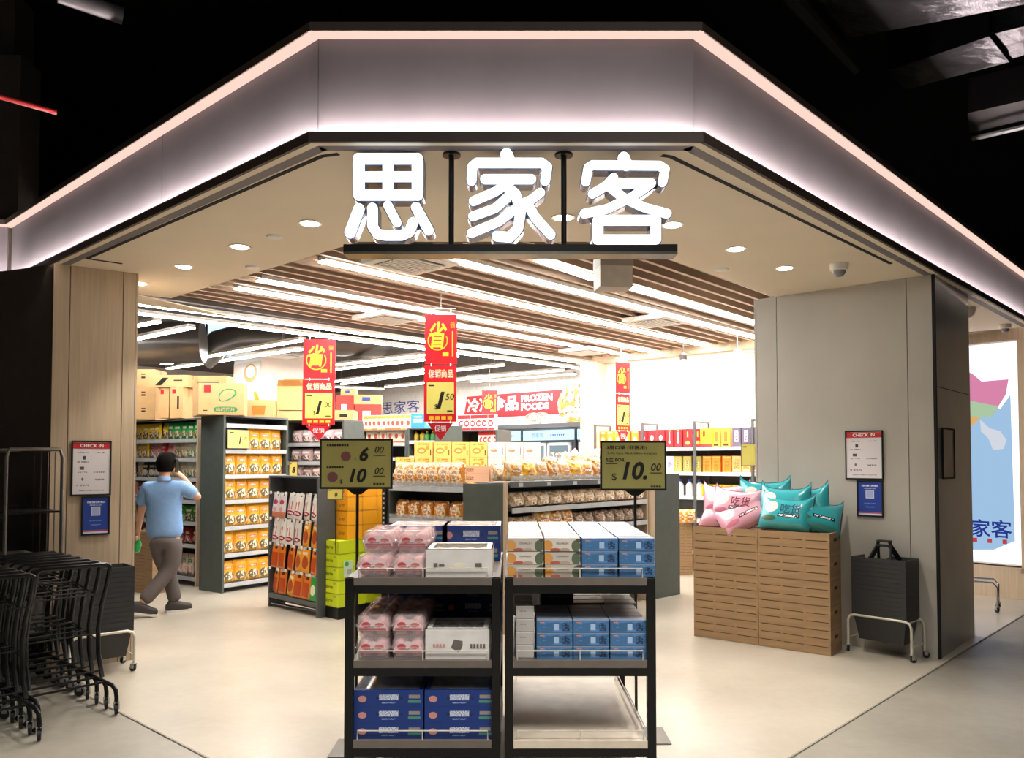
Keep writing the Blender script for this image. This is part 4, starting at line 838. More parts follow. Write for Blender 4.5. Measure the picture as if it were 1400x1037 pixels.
# ------------------------------------------------ right wall shelves
W0 = ab(-7.45, 10.22); W1 = ab(-4.62, 10.22)
zw = [zat(y, aty(958, 600, 11.4).y) for y in (612, 646, 679)]
WS = shelf_unit('wall_shelf', W0, W1, 1.0, .42, [.3], 'long white-edged shelving along the bright right wall', sides=(0, 0), rail=M['white'], top=False, side_m=M['shelf'])
Lw = WS['len']
for z in zw+[.75]:
    MB().box(0, Lw, .0, .42, z-.03, z).build('shelf_board', M['white'], WS); MB().box(0, Lw, -.004, .0, z-.045, z+.003).build('price_rail', M['white'], WS)
for t in (.02, .9, 1.78, 2.66):
    MB().box(t, t+.035, -.03, .0, 0, zw[0]+.38).build('post', M['shelf'], WS); MB().box(t, t+.035, -.03, .42, zw[0]+.35, zw[0]+.38).build('top_arm', M['shelf'], WS); MB().box(t, t+.035, .40, .42, 0, zw[0]+.38).build('post', M['shelf'], WS)
MB().box(0, Lw, .43, .44, 0, zw[0]).build('back_panel', mat('shelf_back', '#3e4043'), WS)
def gb(nm, base, sh, w_=.125, h_=.27): gift(nm, w_, .1, h_, base, sh); return nm
gb('orange_gift', '#f08b2c', [('o', .5, .5, .5, .3, '#f9d9a0'), ('r', .5, .9, .6, .06, '#fff')]); gb('red_bottle_box', '#c4242c', [('o', .5, .55, .5, .3, '#f3d6c0'), ('r', .5, .15, .7, .08, '#fff')]); gb('dark_red_box', '#8e1f27', [('r', .5, .55, .12, .6, '#e9d9c8'), ('o', .5, .3, .3, .14, '#f0e3d6'), ('r', .5, .92, .3, .06, '#d9b56a')])
gb('red_gold_box', '#d8232d', [('o', .5, .25, .5, .2, '#f0c05a'), ('r', .5, .7, .16, .3, '#f0c05a')]); gb('gold_box', '#e0a43a', [('r', .5, .55, .4, .5, '#8a6a24'), ('r', .5, .12, .6, .12, '#2b2320')]); gb('yellow_red_box', '#f2b62c', [('r', .3, .7, .2, .3, '#cf2f2a'), ('r', .5, .06, 1, .2, '#d8302d')], .2); gb('purple_gray_box', '#5b5266', [('r', .5, .55, .4, .6, '#cfc6d2'), ('t', .5, .5, .3, .4, '#40384a', 20)])
gb('white_bottle_box', '#d9d7e0', [('o', .5, .5, .5, .4, '#b5b3c6'), ('t', .5, .5, .6, .5, '#8482a0', 10)], .13, .23); gb('olive_box', '#a89a52', [('r', .5, .5, .4, .5, '#d8cf8a'), ('t', .5, .5, .3, .5, '#5b5330', 20)], .13, .23); gb('amber_box', '#ee8a2b', [('t', .5, .4, .5, .6, '#cf6a18', 12), ('r', .5, .93, 1, .04, '#f6b36a')], .13, .23); gb('peach_box', '#e9ae6a', [('t', .5, .5, .7, .6, '#c97f3f', 14), ('r', .5, .12, .7, .08, '#fff')], .13, .23)
PK['white_bottle'] = bottle_mesh('white_bottle', .055, .24, mat('bottle_white', '#dfe1ea', .2), M['blueink']); gb('yellow_small_box', '#f0bf25', [('r', .5, .5, .6, .4, '#c98f14'), ('t', .5, .5, .5, .3, '#fff', 14)], .13, .17)
RW = [['orange_gift']*5+['red_bottle_box']*3+['dark_red_box', 'dark_red_box', 'red_gold_box', 'red_gold_box', 'yellow_red_box', 'gold_box', 'gold_box', 'purple_gray_box', 'purple_gray_box', 'purple_gray_box'],
      ['peach_box']*3+['white_bottle_box']*6+['olive_box']*3+['amber_box']*3+['peach_box']*3, ['yellow_small_box']*6+['white_bottle']*6+['yellow_small_box']*4+['white_bottle']*2]
dd = {k: k.replace('_', ' ') for k in PK}; dd.update(orange_gift='orange gift box', amber_box='plain orange gift box', purple_gray_box='purple grey gift box', white_bottle_box='white bottle-shaped box', white_bottle='white bottle with blue cap')
for i, z in enumerate(zw): stock(WS, z, RW[i], dd, 'the wall shelving', ['top shelf', 'second shelf', 'third shelf'][i], 'boxes and bottles on the wall shelving', tilt=0, x0=.05, x1=Lw-.05, y=.02, cat='box' if i < 2 else 'bottle')
price_card(aty(1026, 622, 9.6), 0, .22, .26, 'blank yellow price card left of the grey pillar top pillows').location.y = 9.6
for px, py in ((849, 497), (934, 488), (1008, 483)):
    p = ab(0, 0); P_ = onplane(px, py, ab(-5, 10.0), U); r = empty('track_spotlight', P_, 0, f"round {'white' if px != 934 else 'dark'} spotlight at the top of the bright wall, {['left', 'middle', 'right'][[849, 934, 1008].index(px)]} one", 'light', 'spotlights over the bright wall')
    MB().lathe([(.05, -.05), (.055, .03), (.03, .05), (.006, .06), (.006, .25)], n=14).build('lamp_head', mat('spot_dark', '#4b4440', .5) if px == 934 else M['white'], r, smooth=True); MB().lathe([(.045, -.053), (.045, -.051)], n=14).build('lens', M['lamp'], r)
    l = bpy.data.lights.new('wall_spot', 'SPOT'); l.energy = 90; l.spot_size = math.radians(95); l.spot_blend = .5; l.shadow_soft_size = .05; l.color = (1, .9, .8)
    o = bpy.data.objects.new('wall_spot', l); COL.objects.link(o); o.parent = r; o.location = (0, 0, -.07); o.rotation_euler = (Vector((V.x, V.y, -1.3))).to_track_quat('-Z', 'Y').to_euler()
# ================================================================== HANGING SALE BANNERS
tri_red = mat('banner_dark_red', '#c3202b', .4)
def banner(x0, y0, x1, y1, y2, y3, Y, lb, price, cents, rz=0):
    A, B = aty(x0, y0, Y), aty(x1, y0, Y); w_ = (B.x-A.x)/max(.3, math.cos(rz)); cx = (A.x+B.x)/2
    z0, z1, z2, z3 = A.z, aty(x0, y1, Y).z, aty(x0, y2, Y).z, aty(x0, y3, Y).z
    r = empty('sale_banner', (cx, Y, z0), rz, lb, 'banner', 'red hanging sale banners'); h1 = z0-z1
    up = MB().box(-w_/2, w_/2, 0, .006, -h1, 0).build('upper_card', M['red'], r)
    text('省', -w_*.10, -h1*.42, w_*.58, h1*.55, M['gold'], up, shear=.15, bold=.02)
    mb = MB(); R_ = w_*.30; P_ = [(-w_*.1+R_*math.cos(math.radians(a)), -.003, -h1*.53+R_*math.sin(math.radians(a))) for a in range(150, 405, 15)]
    mb.tube(P_, w_*.018, 6); mb.build('ring', M['gold'], up)
    text('促销', w_*.36, -h1*.22, w_*.14, h1*.12, M['gold'], up); rects(up, 'small_print', M['gold'], [(w_*.34, w_*.38, -h1*.85, -h1*.34), (w_*.05, w_*.24, -h1*.84, -h1*.76)])
    t0 = z1-z0-.012; t1 = z2-z0; h2 = t0-t1
    lo = MB().box(-w_/2-.006, w_/2-.006, -.004, .004, t1, t0).build('lower_card', M['red'], r)
    text('促销商品', 0, t0-h2*.15, w_*.78, h2*.16, M['gold'], lo, y=-.006, bold=.05); text('促销商品', 0, t0-h2*.15, w_*.76, h2*.14, M['whiteink'], lo, y=-.008)
    MB().box(-w_*.43, w_*.41, -.007, -.004, t0-h2*.86, t0-h2*.30).build('price_sheet', M['yellow'], lo)
    text(price, 0, t0-h2*.62, None, h2*.30, M['ink'], lo, y=-.009, shear=.25, bold=.03); text(cents, w_*.28, t0-h2*.56, None, h2*.11, M['ink'], lo, y=-.009, shear=.15); text('$', -w_*.14, t0-h2*.74, None, h2*.10, M['ink'], lo, y=-.009)
    rects(lo, 'small_print', M['ink'], [(-w_*.38, -w_*.2, t0-h2*.37, t0-h2*.35), (w_*.2, w_*.36, t0-h2*.82, t0-h2*.80)], y=-.008)
    rects(lo, 'small_print', M['gold'], [(-w_*.36+k*w_*.19, -w_*.22+k*w_*.19, t1+h2*.04, t1+h2*.10) for k in range(4)], y=-.005)
    t3 = z3-z0
    tr = MB().prism([(-w_*.42, t1-.01), (0, t3), (w_*.38, t1-.01)], 0, .005).build('triangle_tip', tri_red, r); text('促销', -w_*.01, t1-.01+(t3-t1)*.30, w_*.36, (t1-t3)*.32, M['whiteink'], tr)
    for xx in (-w_*.3, w_*.3):
        for za, zb in ((0, .06), (t0-.006, t0+.02), (t1-.012, t1+.01)): MB().box(xx-.006, xx+.006, -.008, -.001, za-.004, zb).build('clip', M['whiteink'], r)
    MB().tube([(0, .003, .05), (0, .003, 3.22-z0)], .002, 5).build('string', M['zinc'], r)
    MB().tube([(-w_*.45, .003, .055), (w_*.45, .003, .055)], .004, 6).build('hanging_bar', M['whiteink'], r)
banner(415, 464, 459, 518, 581, 603, 9.0, 'red hanging sale banner with yellow price 1.00, above the peg packs', '1', '00')
banner(581, 430, 625, 498, 577, 603, 7.6, 'red hanging sale banner with yellow price 1.50, hanging in the middle', '1', '50')
banner(841, 496, 862, 538, 589, 612, 11.3, 'pale red hanging banner in front of the bright column', '1', '00', .55)
banner(659, 534, 680, 569, 603, 612, 13.2, 'small far red banner in front of the frozen foods board', '1', '00')

# ================================================================== FRONT DISPLAY RACKS
FY = 3.9
def zf(py): return aty(700, py, FY).z
ZS = [zf(791), zf(904), zf(1014)]
boardm = mat('board_taupe', '#6d645d', .5); boardl = mat('board_cream', '#d8cbb9', .45)
def rack(x0, x1, lb, light_low):
    r = empty('display_rack', (x0, FY, 0), 0, lb, 'rack', 'black display racks in the entrance'); w_ = x1-x0; D = 1.12; p = .042; ztop = ZS[0]+.0
    for xx in (0, w_-p):
        for yy in (0, D-p): MB().box(xx, xx+p, yy, yy+p, .0, ztop).build('post', M['black'], r, bevel=.002)
    for i, z in enumerate(ZS):
        fr = MB().box(p, w_-p, 0, .03, z-.075, z-.038).box(p, w_-p, D-.03, D, z-.075, z-.038).box(0, .03, p, D-p, z-.075, z-.038).box(w_-.03, w_, p, D-p, z-.075, z-.038).build('shelf_frame', M['black'], r)
        MB().box(p+.001 if i else 0, w_-p-.001 if i else w_, 0.002, D, z-.036, z).build('shelf_board', boardl if (i == 2 and light_low) else boardm, r)
        if i == 0: continue
    for i, z in enumerate(ZS):
        for nm, P_ in (('front', [(p+.02, .015, z), (p+.02, .015, z+.045), (w_-p-.02, .015, z+.045), (w_-p-.02, .015, z)]), ('side', [(w_-p-.01, .06, z), (w_-p-.01, .06, z+.045), (w_-p-.01, D-.06, z+.045), (w_-p-.01, D-.06, z)]), ('back', [(p+.02, D-.05, z), (p+.02, D-.05, z+.045), (w_-p-.02, D-.05, z+.045), (w_-p-.02, D-.05, z)])):
            g = MB().tube(P_, .0035, 6).build('wire_guard', M['cream'], r)
            if nm == 'front': MB().tube([(w_/2, .015, z), (w_/2, .015, z+.045)], .0035, 6).build('guard_post', M['cream'], g)
    return r
XL0, XL1 = aty(471, 900, FY).x, aty(684, 900, FY).x; XR0, XR1 = aty(690, 900, FY).x, aty(897, 900, FY).x
RL = rack(XL0, XL1, 'black display rack with clear fruit packs and blue boxes', False); RR = rack(XR0, XR1, 'black display rack with mask boxes and an empty lowest shelf', True)
# sign stands
def stand(px, Y, bx, lb, W_, H_, zc, fill):
    P = aty(px, 800, Y); r = empty('price_sign_stand', (P.x, Y, 0), 0, lb, 'sign stand', 'standing yellow price signs')
    MB().box(-.13+bx, .13+bx, -.12, .16, 0, .006).build('base_plate', mat('base_plate', '#5d5a52', .4, .4), r); MB().tube([(0, 0, .006), (0, 0, zc-H_/2-.01)], .0085, 10).build('pole', M['black'], r, smooth=True)
    MB().prism([(-.06, zc-H_/2), (-.02, zc-H_/2-.03), (.02, zc-H_/2-.03), (.06, zc-H_/2)], -.006, .01).build('bracket', M['black'], r)
    f = empty('sign_board', (0, -.012, zc)); f.parent = r; fr = MB().box(-W_/2, W_/2, 0, .012, -H_/2, H_/2).build('frame', M['blackmatte'], f, bevel=.003)
    t = .012; MB().box(-W_/2+t, W_/2-t, -.003, 0, -H_/2+t, H_/2-t).build('sheet', mat('sign_sheet', '#a59e5c', .35, noise=.02), f); fill(f, W_, H_); return r
I = M['ink']; bmr = mat('brown_print', '#7a4a4a', .5, noise=0)
def disc(f, x, z, r_): MB().prism([(x+r_*math.cos(t*2*PI/20), z+r_*.95*math.sin(t*2*PI/20)) for t in range(20)], -.0045, -.003).build('food_picture', bmr, f)
def fillL(f, w_, h_):
    text('6', w_*.11, h_*.19, None, h_*.28, I, f, y=-.005, shear=.25, bold=.035); text('00', w_*.32, h_*.28, None, h_*.13, I, f, y=-.005, shear=.25, bold=.01); rects(f, 'underline', I, [(w_*.24, w_*.40, h_*.16, h_*.17), (w_*.24, w_*.40, -h_*.25, -h_*.235)], y=-.004)
    text('10', w_*.03, -h_*.23, None, h_*.28, I, f, y=-.005, shear=.25, bold=.035); text('00', w_*.32, -h_*.14, None, h_*.13, I, f, y=-.005, shear=.25, bold=.01); text('$', -w_*.20, -h_*.35, None, h_*.10, I, f, y=-.005); text('$', -w_*.01, h_*.10, None, h_*.05, I, f, y=-.005)
    disc(f, -w_*.14, h_*.15, h_*.10); disc(f, -w_*.32, -h_*.26, h_*.105)
    rects(f, 'small_print', I, [(-w_*.40+k*w_*.034, -w_*.375+k*w_*.034, h_*.35, h_*.385) for k in range(9)]+[(-w_*.40+k*w_*.034, -w_*.375+k*w_*.034, -h_*.08, -h_*.05) for k in range(7)]+[(w_*.24+k*w_*.04, w_*.27+k*w_*.04, -h_*.41, -h_*.38) for k in range(4)], y=-.004)
def fillR(f, w_, h_):
    text('3层口罩 (非医用)', -w_*.10, h_*.36, w_*.60, h_*.085, I, f, y=-.005, bold=.01); text('3-Ply Face Mask (Non-Surgical)', -w_*.02, h_*.24, w_*.74, h_*.045, I, f, y=-.005)
    text('5盒 FOR', -w_*.27, h_*.12, w_*.28, h_*.085, I, f, y=-.005, bold=.02); text('10.', w_*.02, -h_*.10, None, h_*.36, I, f, y=-.005, shear=.22, bold=.03)
    text('00', w_*.34, -h_*.03, None, h_*.15, I, f, y=-.005, shear=.22, bold=.01); rects(f, 'underline', I, [(w_*.25, w_*.43, -h_*.155, -h_*.14)], y=-.004); text('$', -w_*.29, -h_*.23, None, h_*.16, I, f, y=-.005)
    rects(f, 'small_print', I, [(w_*.26+k*w_*.04, w_*.29+k*w_*.04, -h_*.43, -h_*.40) for k in range(4)]+[(-w_*.42, -w_*.24, h_*.035, h_*.05)], y=-.004)
def stand_px(x0, y0, x1, y1, px, Y, bx, lb, fill):
    A, B = aty(x0, y0, Y), aty(x1, y1, Y); r = stand(px, Y, bx, lb, B.x-A.x, A.z-B.z, (A.z+B.z)/2, fill)
    f = [c for c in r.children if c.name.startswith('sign_board')][0]; f.location.x = (A.x+B.x)/2-r.location.x; return r
stand_px(438, 600, 537, 669, 488, 4.42, .0, 'yellow price sign with 6.00 and 10.00 on a black pole', fillL)
stand_px(820, 603, 911, 671, 869, 4.62, .05, 'yellow price sign reading 3 ply mask 5 for 10.00', fillR)
# mask boxes
def pm(nm, w_, d_, h_, base, sh, **k): PK[nm] = box_mesh(nm, w_, d_, h_, printed(nm+'_print', base, sh, **k)); return nm
pm('blue_mask_box', .176, .098, .063, '#41709f', [('r', .5, .97, 1, .08, '#8f9db3'), ('noise', .4, .5, 3, .58, '#5585c4'), ('r', .55, .45, .14, .5, '#a9c6e6'), ('t', .82, .45, .2, .6, '#1e2f55', 14), ('r', .15, .8, .12, .08, '#d98a6a')], rough=.45, per=.3)  # top band greyed in colour so the downlit tops burn out less
pm('white_mask_box', .176, .098, .063, '#cfc9c1', [('o', .08, .45, .3, .8, '#d99a52'), ('o', .3, .08, .3, .3, '#b5604a'), ('o', .56, .08, .3, .3, '#b9a08f'), ('t', .5, .6, .35, .15, '#8d7f70', 24), ('noise', .6, .5, .1, 3, '#fff'), ('o', .88, .4, .25, .9, '#5d6b55'), ('o', .98, .85, .2, .3, '#54504e'), ('r', .5, .97, 1, .06, '#a09c97')], rough=.55, per=.3)  # grey top band tones down glare from the downlights, not printed
wR = (XR1-XR0)
whitetop = None
nC = 4; cw = .1835
for c in range(4):
    k = 'white_mask_box' if c < 2 else 'blue_mask_box'
    for b in range(10):
        for lv in range(3):
            if 0 < b < 9 and 0 < c < 3 and lv < 2: continue
            place(PK[k], 'mask_box', (XR0+.012+cw*(c+.5)+random.uniform(-.002, .002), FY+.03+b*.1065+random.uniform(-.003, .003), ZS[0]+.0005+lv*.0645), random.uniform(-.02, .02),
                  f"{'orange and white' if c < 2 else 'blue'} mask box, column {ORD[c]} from left, row {ORD[b]} back, {['bottom', 'middle', 'top'][lv]} layer", 'box', 'mask boxes on top of the right rack')
for c in range(3):
    for b in range(4):
        for lv in range(3):
            if 0 < b < 3 and c == 1 and lv < 2: continue
            place(PK['blue_mask_box'], 'mask_box', (XR0+.155+cw*(c+.5)*.99, FY+.03+b*.103, ZS[1]+.0005+lv*.0645), random.uniform(-.012, .012), f"blue mask box on the middle shelf, {ORD[c]} column, row {ORD[b]} back, {['bottom', 'middle', 'top'][lv]} layer", 'box', 'blue mask boxes on the middle shelf')
pm('grey_end_box', .088, .16, .063, '#b9b5b2', [('t', .4, .6, .4, .1, '#8b8682', 20), ('r', .5, .97, 1, .05, '#e4e1de'), ('r', .5, .03, 1, .05, '#8f8b88')], rough=.4, per=.12)
for lv in range(4):
    for b in range(2): place(PK['grey_end_box'], 'mask_box', (XR0+.10, FY+.05+b*.17, ZS[1]+.0005+lv*.0645), .04*(lv % 2), f"pale mask box turned end-on, {['bottom', 'second', 'third', 'top'][lv]} of the {['front', 'rear'][b]} pile on the middle shelf", 'box', 'pale mask boxes turned end-on')
pm('dark_mask_box', .176, .098, .063, '#3d3c42', [('t', .5, .5, .6, .2, '#6f6d75', 16)], rough=.4)
for c in range(3):
    for b in range(4):
        for lv in range(4):
            k = 'dark_mask_box' if c == 0 or (c == 1 and b < 3) else 'white_mask_box'
            if (c == 1 and lv > 2) or (c == 2 and lv > 2-0*(b)): continue
            if 0 < b < 3 and lv < 2: continue
            place(PK[k], 'mask_box', (XR0+.20+cw*(c+.5)*.95, FY+.50+b*.12, ZS[1]+.0005+lv*.0645), random.uniform(-.05, .05), f"{'dark' if k[0] == 'd' else 'white'} mask box behind the blue ones, {ORD[c]} column, row {ORD[b]} back, {['bottom', 'second', 'third', 'top'][lv]} layer", 'box', 'mask boxes at the back of the middle shelf')
# clear packs
pinkf = mat('pink_fruit', '#d9a0a0', .45, scale=20, noise=.15); shell = mat('clear_shell', '#fbeef0', .06, alpha=.26, noise=0)
def superbox(mb, prof, w_, d_, n=24, e=.28, mi=0):
    vs = []
    for s_, z in prof:
        for t in range(n):
            a = 2*PI*t/n; c_, q = math.cos(a), math.sin(a)
            vs.append((s_*w_/2*math.copysign(abs(c_)**e, c_), s_*d_/2*math.copysign(abs(q)**e, q)+d_/2, z))
    k = len(prof); fs = [(i*n+t, i*n+(t+1) % n, (i+1)*n+(t+1) % n, (i+1)*n+t) for i in range(k-1) for t in range(n)]+[tuple(range(n-1, -1, -1)), tuple((k-1)*n+t for t in range(n))]
    mb.add(vs, fs, mi)
mb = MB(); superbox(mb, [(.86, 0), (.92, .03), (.96, .045), (1, .047), (1, .053), (.95, .056), (.9, .09), (.80, .104), (.72, .106)], .178, .14); SHM = mb.mesh('shell', shell, smooth=True)
fm = []
for cx, cy in ((-.042, .04), (.042, .04), (-.042, .1), (.042, .1)):
    mb = MB().lathe([(.001, 0), (.025, .006), (.034, .03), (.036, .05), (.028, .078), (.012, .09), (.001, .092)], c=(cx, cy, .004), n=12); fm.append(mb.mesh('fruit', pinkf, smooth=True))
lab = MB().prism([(.075*math.cos(PI*t/12), .055*math.sin(PI*t/12)+.03) for t in range(13)], 0, .002).mesh('label', printed('pack_label', '#e7cfd0', [('o', .28, .5, .3, .55, '#c94a55'), ('o', .72, .5, .3, .4, '#c96a6a'), ('t', .5, .35, .5, .16, '#7d3a40', 16), ('r', .5, .12, .9, .2, '#b06068')]))
def clampack(P, lb, grp='clear packs of pink fruit', first=[]):
    if first: r = copy_tree(first[0]); r.location = P; r['label'] = lb; r.rotation_euler.z = random.uniform(-.03, .03); return
    r = empty('fruit_pack', P, 0, lb, 'pack', grp); 
    for nm, me, loc in [('shell', SHM, (0, 0, 0))]+[('fruit', f_, (0, 0, 0)) for f_ in fm]+[('label', lab, (0, .004, .0))]:
        o = bpy.data.objects.new(nm, me); COL.objects.link(o); o.parent = r; o.location = loc
    first.append(r)
lx = lambda px, py=780: aty(px, py, FY).x
for si, zs_ in ((0, ZS[0]), (1, ZS[1])):
    for c, px in enumerate((508, 557)):
        for b in range(4):
            for lv in range(1 if (si == 0 and b == 0) else 2):
                clampack((lx(px)+.0, FY+.035+b*.15, zs_+.0005+lv*.1075), f"clear fruit pack, {['left', 'right'][c]} column, {['front', 'second', 'third', 'last'][b]} row, {['lower', 'upper'][lv]} layer, {['top', 'middle'][si]} shelf of the left rack")
# white tray boxes and blue boxes
def traybox(P, w_, d_, h_, m, lb, grp, hole=True, front=None, fill='#c9c2b8', nm='fruit_tray_box'):
    r = empty(nm, P, 0, lb, 'box', grp); t = .006
    MB().box(-w_/2, w_/2, 0, t, 0, h_).box(-w_/2, w_/2, d_-t, d_, 0, h_).box(-w_/2, -w_/2+t, t, d_-t, 0, h_).box(w_/2-t, w_/2, t, d_-t, 0, h_).box(-w_/2+t, w_/2-t, t, d_-t, 0, t).build('tray', m, r)
    MB().box(-w_/2, w_/2, 0, .03, h_-.002, h_).box(-w_/2, w_/2, d_-.03, d_, h_-.002, h_).box(-w_/2, -w_/2+.03, .03, d_-.03, h_-.002, h_).box(w_/2-.03, w_/2, .03, d_-.03, h_-.002, h_).build('rim', m, r)
    mb = MB(); nx, ny = 4, 3
    for i in range(nx):
        for j in range(ny): MB().lathe([(.001, 0), (.03, .01), (.036, .035), (.028, .06), (.001, .07)], c=(-w_/2+.045+i*(w_-.09)/(nx-1), .05+j*(d_-.1)/(ny-1), h_-.085), n=10).build('fruit', mat('pale_fruit' if fill[1] != 'd' else 'tan_fruit', fill, .5), r, smooth=True)
    MB().box(-w_/2+.028, w_/2-.028, .028, d_-.028, h_-.006, h_-.005).build('window_film', film, r)
    if front: front(r, w_, h_)
    return r
whb = mat('white_box_card', '#e4e1de', .5); greyp = mat('print_grey', '#6a6663', .5, noise=0)
def frontw(r, w_, h_):
    MB().prism([(.028*math.cos(t*2*PI/16), h_*.42+.011*math.sin(t*2*PI/16)) for t in range(16)], -.001, .0).build('hand_hole', mat('hole_warm', '#f2ead2', .5, noise=0), r)
    rects(r, 'printed_mark', greyp, [(-w_*.38, -w_*.32, h_*.36, h_*.50), (-w_*.30, -w_*.22, h_*.38, h_*.46), (w_*.24, w_*.34, h_*.36, h_*.50)])
def frontw2(r, w_, h_):
    MB().prism([(.026*math.cos(t*2*PI/9)*(1+.3*(t % 2)), h_*.45+.026*math.sin(t*2*PI/9)*(1+.3*(t % 2))) for t in range(9)], -.001, 0).build('leaf_mark', greyp, r)
    rects(r, 'printed_mark', greyp, [(w_*.2+k*.016, w_*.2+k*.016+.01, h_*.36, h_*.5) for k in range(5)]); rects(r, 'pink_print', mat('pink_ink', '#d98f9c', .5), [(-w_*.38+k*.016, -w_*.38+k*.016+.010, h_*.4, h_*.5) for k in range(4)])
wb = lx(673)-lx(581)
traybox(((lx(673)+lx(581))/2, FY+.03, ZS[0]+.0005), wb, .30, zf(752)-ZS[0], whb, 'white tray box with oval hand hole on the top shelf', 'white tray boxes', front=frontw, fill='#d9c6a8')
traybox(((lx(669)+lx(581))/2, FY+.03, ZS[1]+.0005), (lx(669)-lx(581)), .28, zf(862)-ZS[1], whb, 'white tray box with leaf mark on the middle shelf', 'white tray boxes', front=frontw2, fill='#7d6a5c')
bluem = printed('blue_fruit_print', '#18377f', [('o', .12, .45, .12, .4, '#c98d86'), ('r', .87, .6, .16, .22, '#8f8a86'), ('r', .87, .3, .18, .16, '#4c8f7a'), ('t', .5, .55, .28, .34, '#dfe7f6', 60), ('t', .5, .22, .2, .08, '#93a6d6', 40), ('o', .34, .5, .05, .2, '#142a5c'), ('o', .68, .5, .05, .2, '#142a5c')], rough=.35)
def bluebox(P, w_, d_, h_, lb, grp='blue fruit boxes', win=True):
    r = empty('blue_fruit_box', P, 0, lb, 'box', grp); MB().box(-w_/2, w_/2, 0, d_, 0, h_).build('body', bluem, r)
    if win: MB().box(-w_/2+.025, w_/2-.025, .025, d_-.03, h_-.001, h_+.001).build('window_film', mat('blue_window', '#aeb8c6', .12, scale=9, noise=.25), r)
    return r
bw_ = (lx(580)-lx(482)); 
for c, px in enumerate((531, 628)):
    hh_ = (zf(947)-ZS[2])/3
    for lv in range(3): bluebox((lx(px), FY+.03, ZS[2]+.0005+lv*(hh_+.0005)), bw_*.97, .30, hh_, f"blue fruit box with white script, {['left', 'right'][c]} stack on the lowest shelf, {['bottom', 'middle', 'top'][lv]}")
    for lv in range(4): bluebox((lx(px)+.03, FY+.45, ZS[2]+.0005+lv*(hh_+.0005)), bw_*.9, .30, hh_, f"blue fruit box behind, {['left', 'right'][c]} rear stack on the lowest shelf, {['bottom', 'second', 'third', 'top'][lv]}")
    for lv in range(3): bluebox(([lx(543), lx(632)][c]+.02, FY+.68, ZS[1]+.0005+lv*.092), .33, .32, .09, f"shaded blue fruit box, {['left', 'right'][c]} rear stack on the middle shelf, {['bottom', 'middle', 'top'][lv]}")
    for lv in range(2): bluebox(([lx(547), lx(632)][c]+.01, FY+.66, ZS[0]+.0005+lv*.102), .335, .34, .10, f"blue fruit box on the top shelf, {['left', 'right'][c]} rear stack, {['lower', 'upper'][lv]}")
# ================================================================== WOODEN CRATES
cr_m = mat('crate_wood', '#a3835f', .6, scale=3, stretch=(.7, 1, 6), noise=.14); cr_d = mat('crate_shade', '#33261a', .8)
CW, CD, CHt = .592, .30, .2
plk = MB().box(0, CW-.03, 0, .008, 0, .0605).mesh('plank', cr_m)
def crate(P, rz, lb, grp, first={}):
    if 'o' in first: r = copy_tree(first['o']); r.location = P; r.rotation_euler.z = rz; r['label'] = lb; r['group'] = grp; return r
    r = empty('wooden_crate', P, rz, lb, 'crate', grp); first['o'] = r
    MB().box(.016, CW-.016, .008, .012, .004, CHt-.006).build('slot_shade_sheet', cr_d, r)  # dark sheet added behind the slots, its colour stands for shade inside
    for i in range(3): o = bpy.data.objects.new('plank', plk); COL.objects.link(o); o.parent = r; o.location = (.015, 0, .003+i*.0665)
    for x in (.0, CW-.015): MB().box(x, x+.015, 0, .016, 0, CHt).build('corner_strip', cr_m, r)
    for x in (CW*.335, CW*.655): MB().box(x-.012, x+.012, -.0004, .008, .004, CHt-.006).build('joint_block', cr_m, r)
    MB().box(CW-.014, CW, .016, CD, 0, CHt-.002).build('side_board', cr_m, r); MB().box(0, .014, .016, CD, 0, CHt-.002).build('side_board', cr_m, r)
    MB().box(CW, CW+.0015, CD/2-.04, CD/2+.04, .125, .15).build('hand_hole', cr_d, r)  # dark patch on the board, painted as the shade of a cut-out
    MB().box(.014, CW-.014, CD-.01, CD, 0, CHt-.002).build('back_board', cr_m, r); MB().box(.014, CW-.014, .012, CD-.01, .0, .008).build('bottom_board', cr_m, r)
    return r
kc0, kc1 = onz(949, 870), onz(1136, 898); dk_ = (kc1-kc0).normalized(); rzc = math.atan2(dk_.y, dk_.x)
CW2 = (kc1-kc0).length/2
for c in range(2):
    for lv in range(5):
        r = crate(kc0+dk_*(c*(CW2+.003))+Vector((0, 0, lv*CHt)), rzc, f"wooden slatted crate, {['bottom', 'second', 'third', 'fourth', 'top'][lv]} of the {['stack farther from the pillar', 'stack beside the black baskets'][c]}", 'wooden crates under the pillows'); r.scale = ((CW2-.002)/CW, 1, 1)
lid = MB().box(.014, CW2*2-.02, .014, CD-.012, 5*CHt-.03, 5*CHt-.012).build('display_board', cr_m, loc=kc0, rz=rzc); tag(lid, 'flat wooden board on the crates under the pillows', 'board')
cl0 = onz(183, 820); 
for lv in range(6):
    r = crate(onz(176, 812)+Vector((0, .1, lv*CHt*.62)), math.radians(-30), f"small wooden crate behind the man, {ORD[lv]} from the floor", 'wooden crates behind the man'); r.scale = (.62, .6, .62)
for lv in range(6):
    r = crate(onz(921, 788)+Vector((0, 0, lv*.12)), .3, f"small wooden crate between the shelf end and the wall shelving, {ORD[lv]} from the floor", 'wooden crates by the wall shelving'); r.scale = (.5, .9, .6)
for i in range(3): place(PK['orangebread'], 'orange_snack_bag', onz(921, 788)+Vector((.06+i*.08, .06, .722)), .3, f"orange snack bag heaped on the small crates, {['left', 'middle', 'right'][i]}", 'bag', 'orange bags on the small crates')
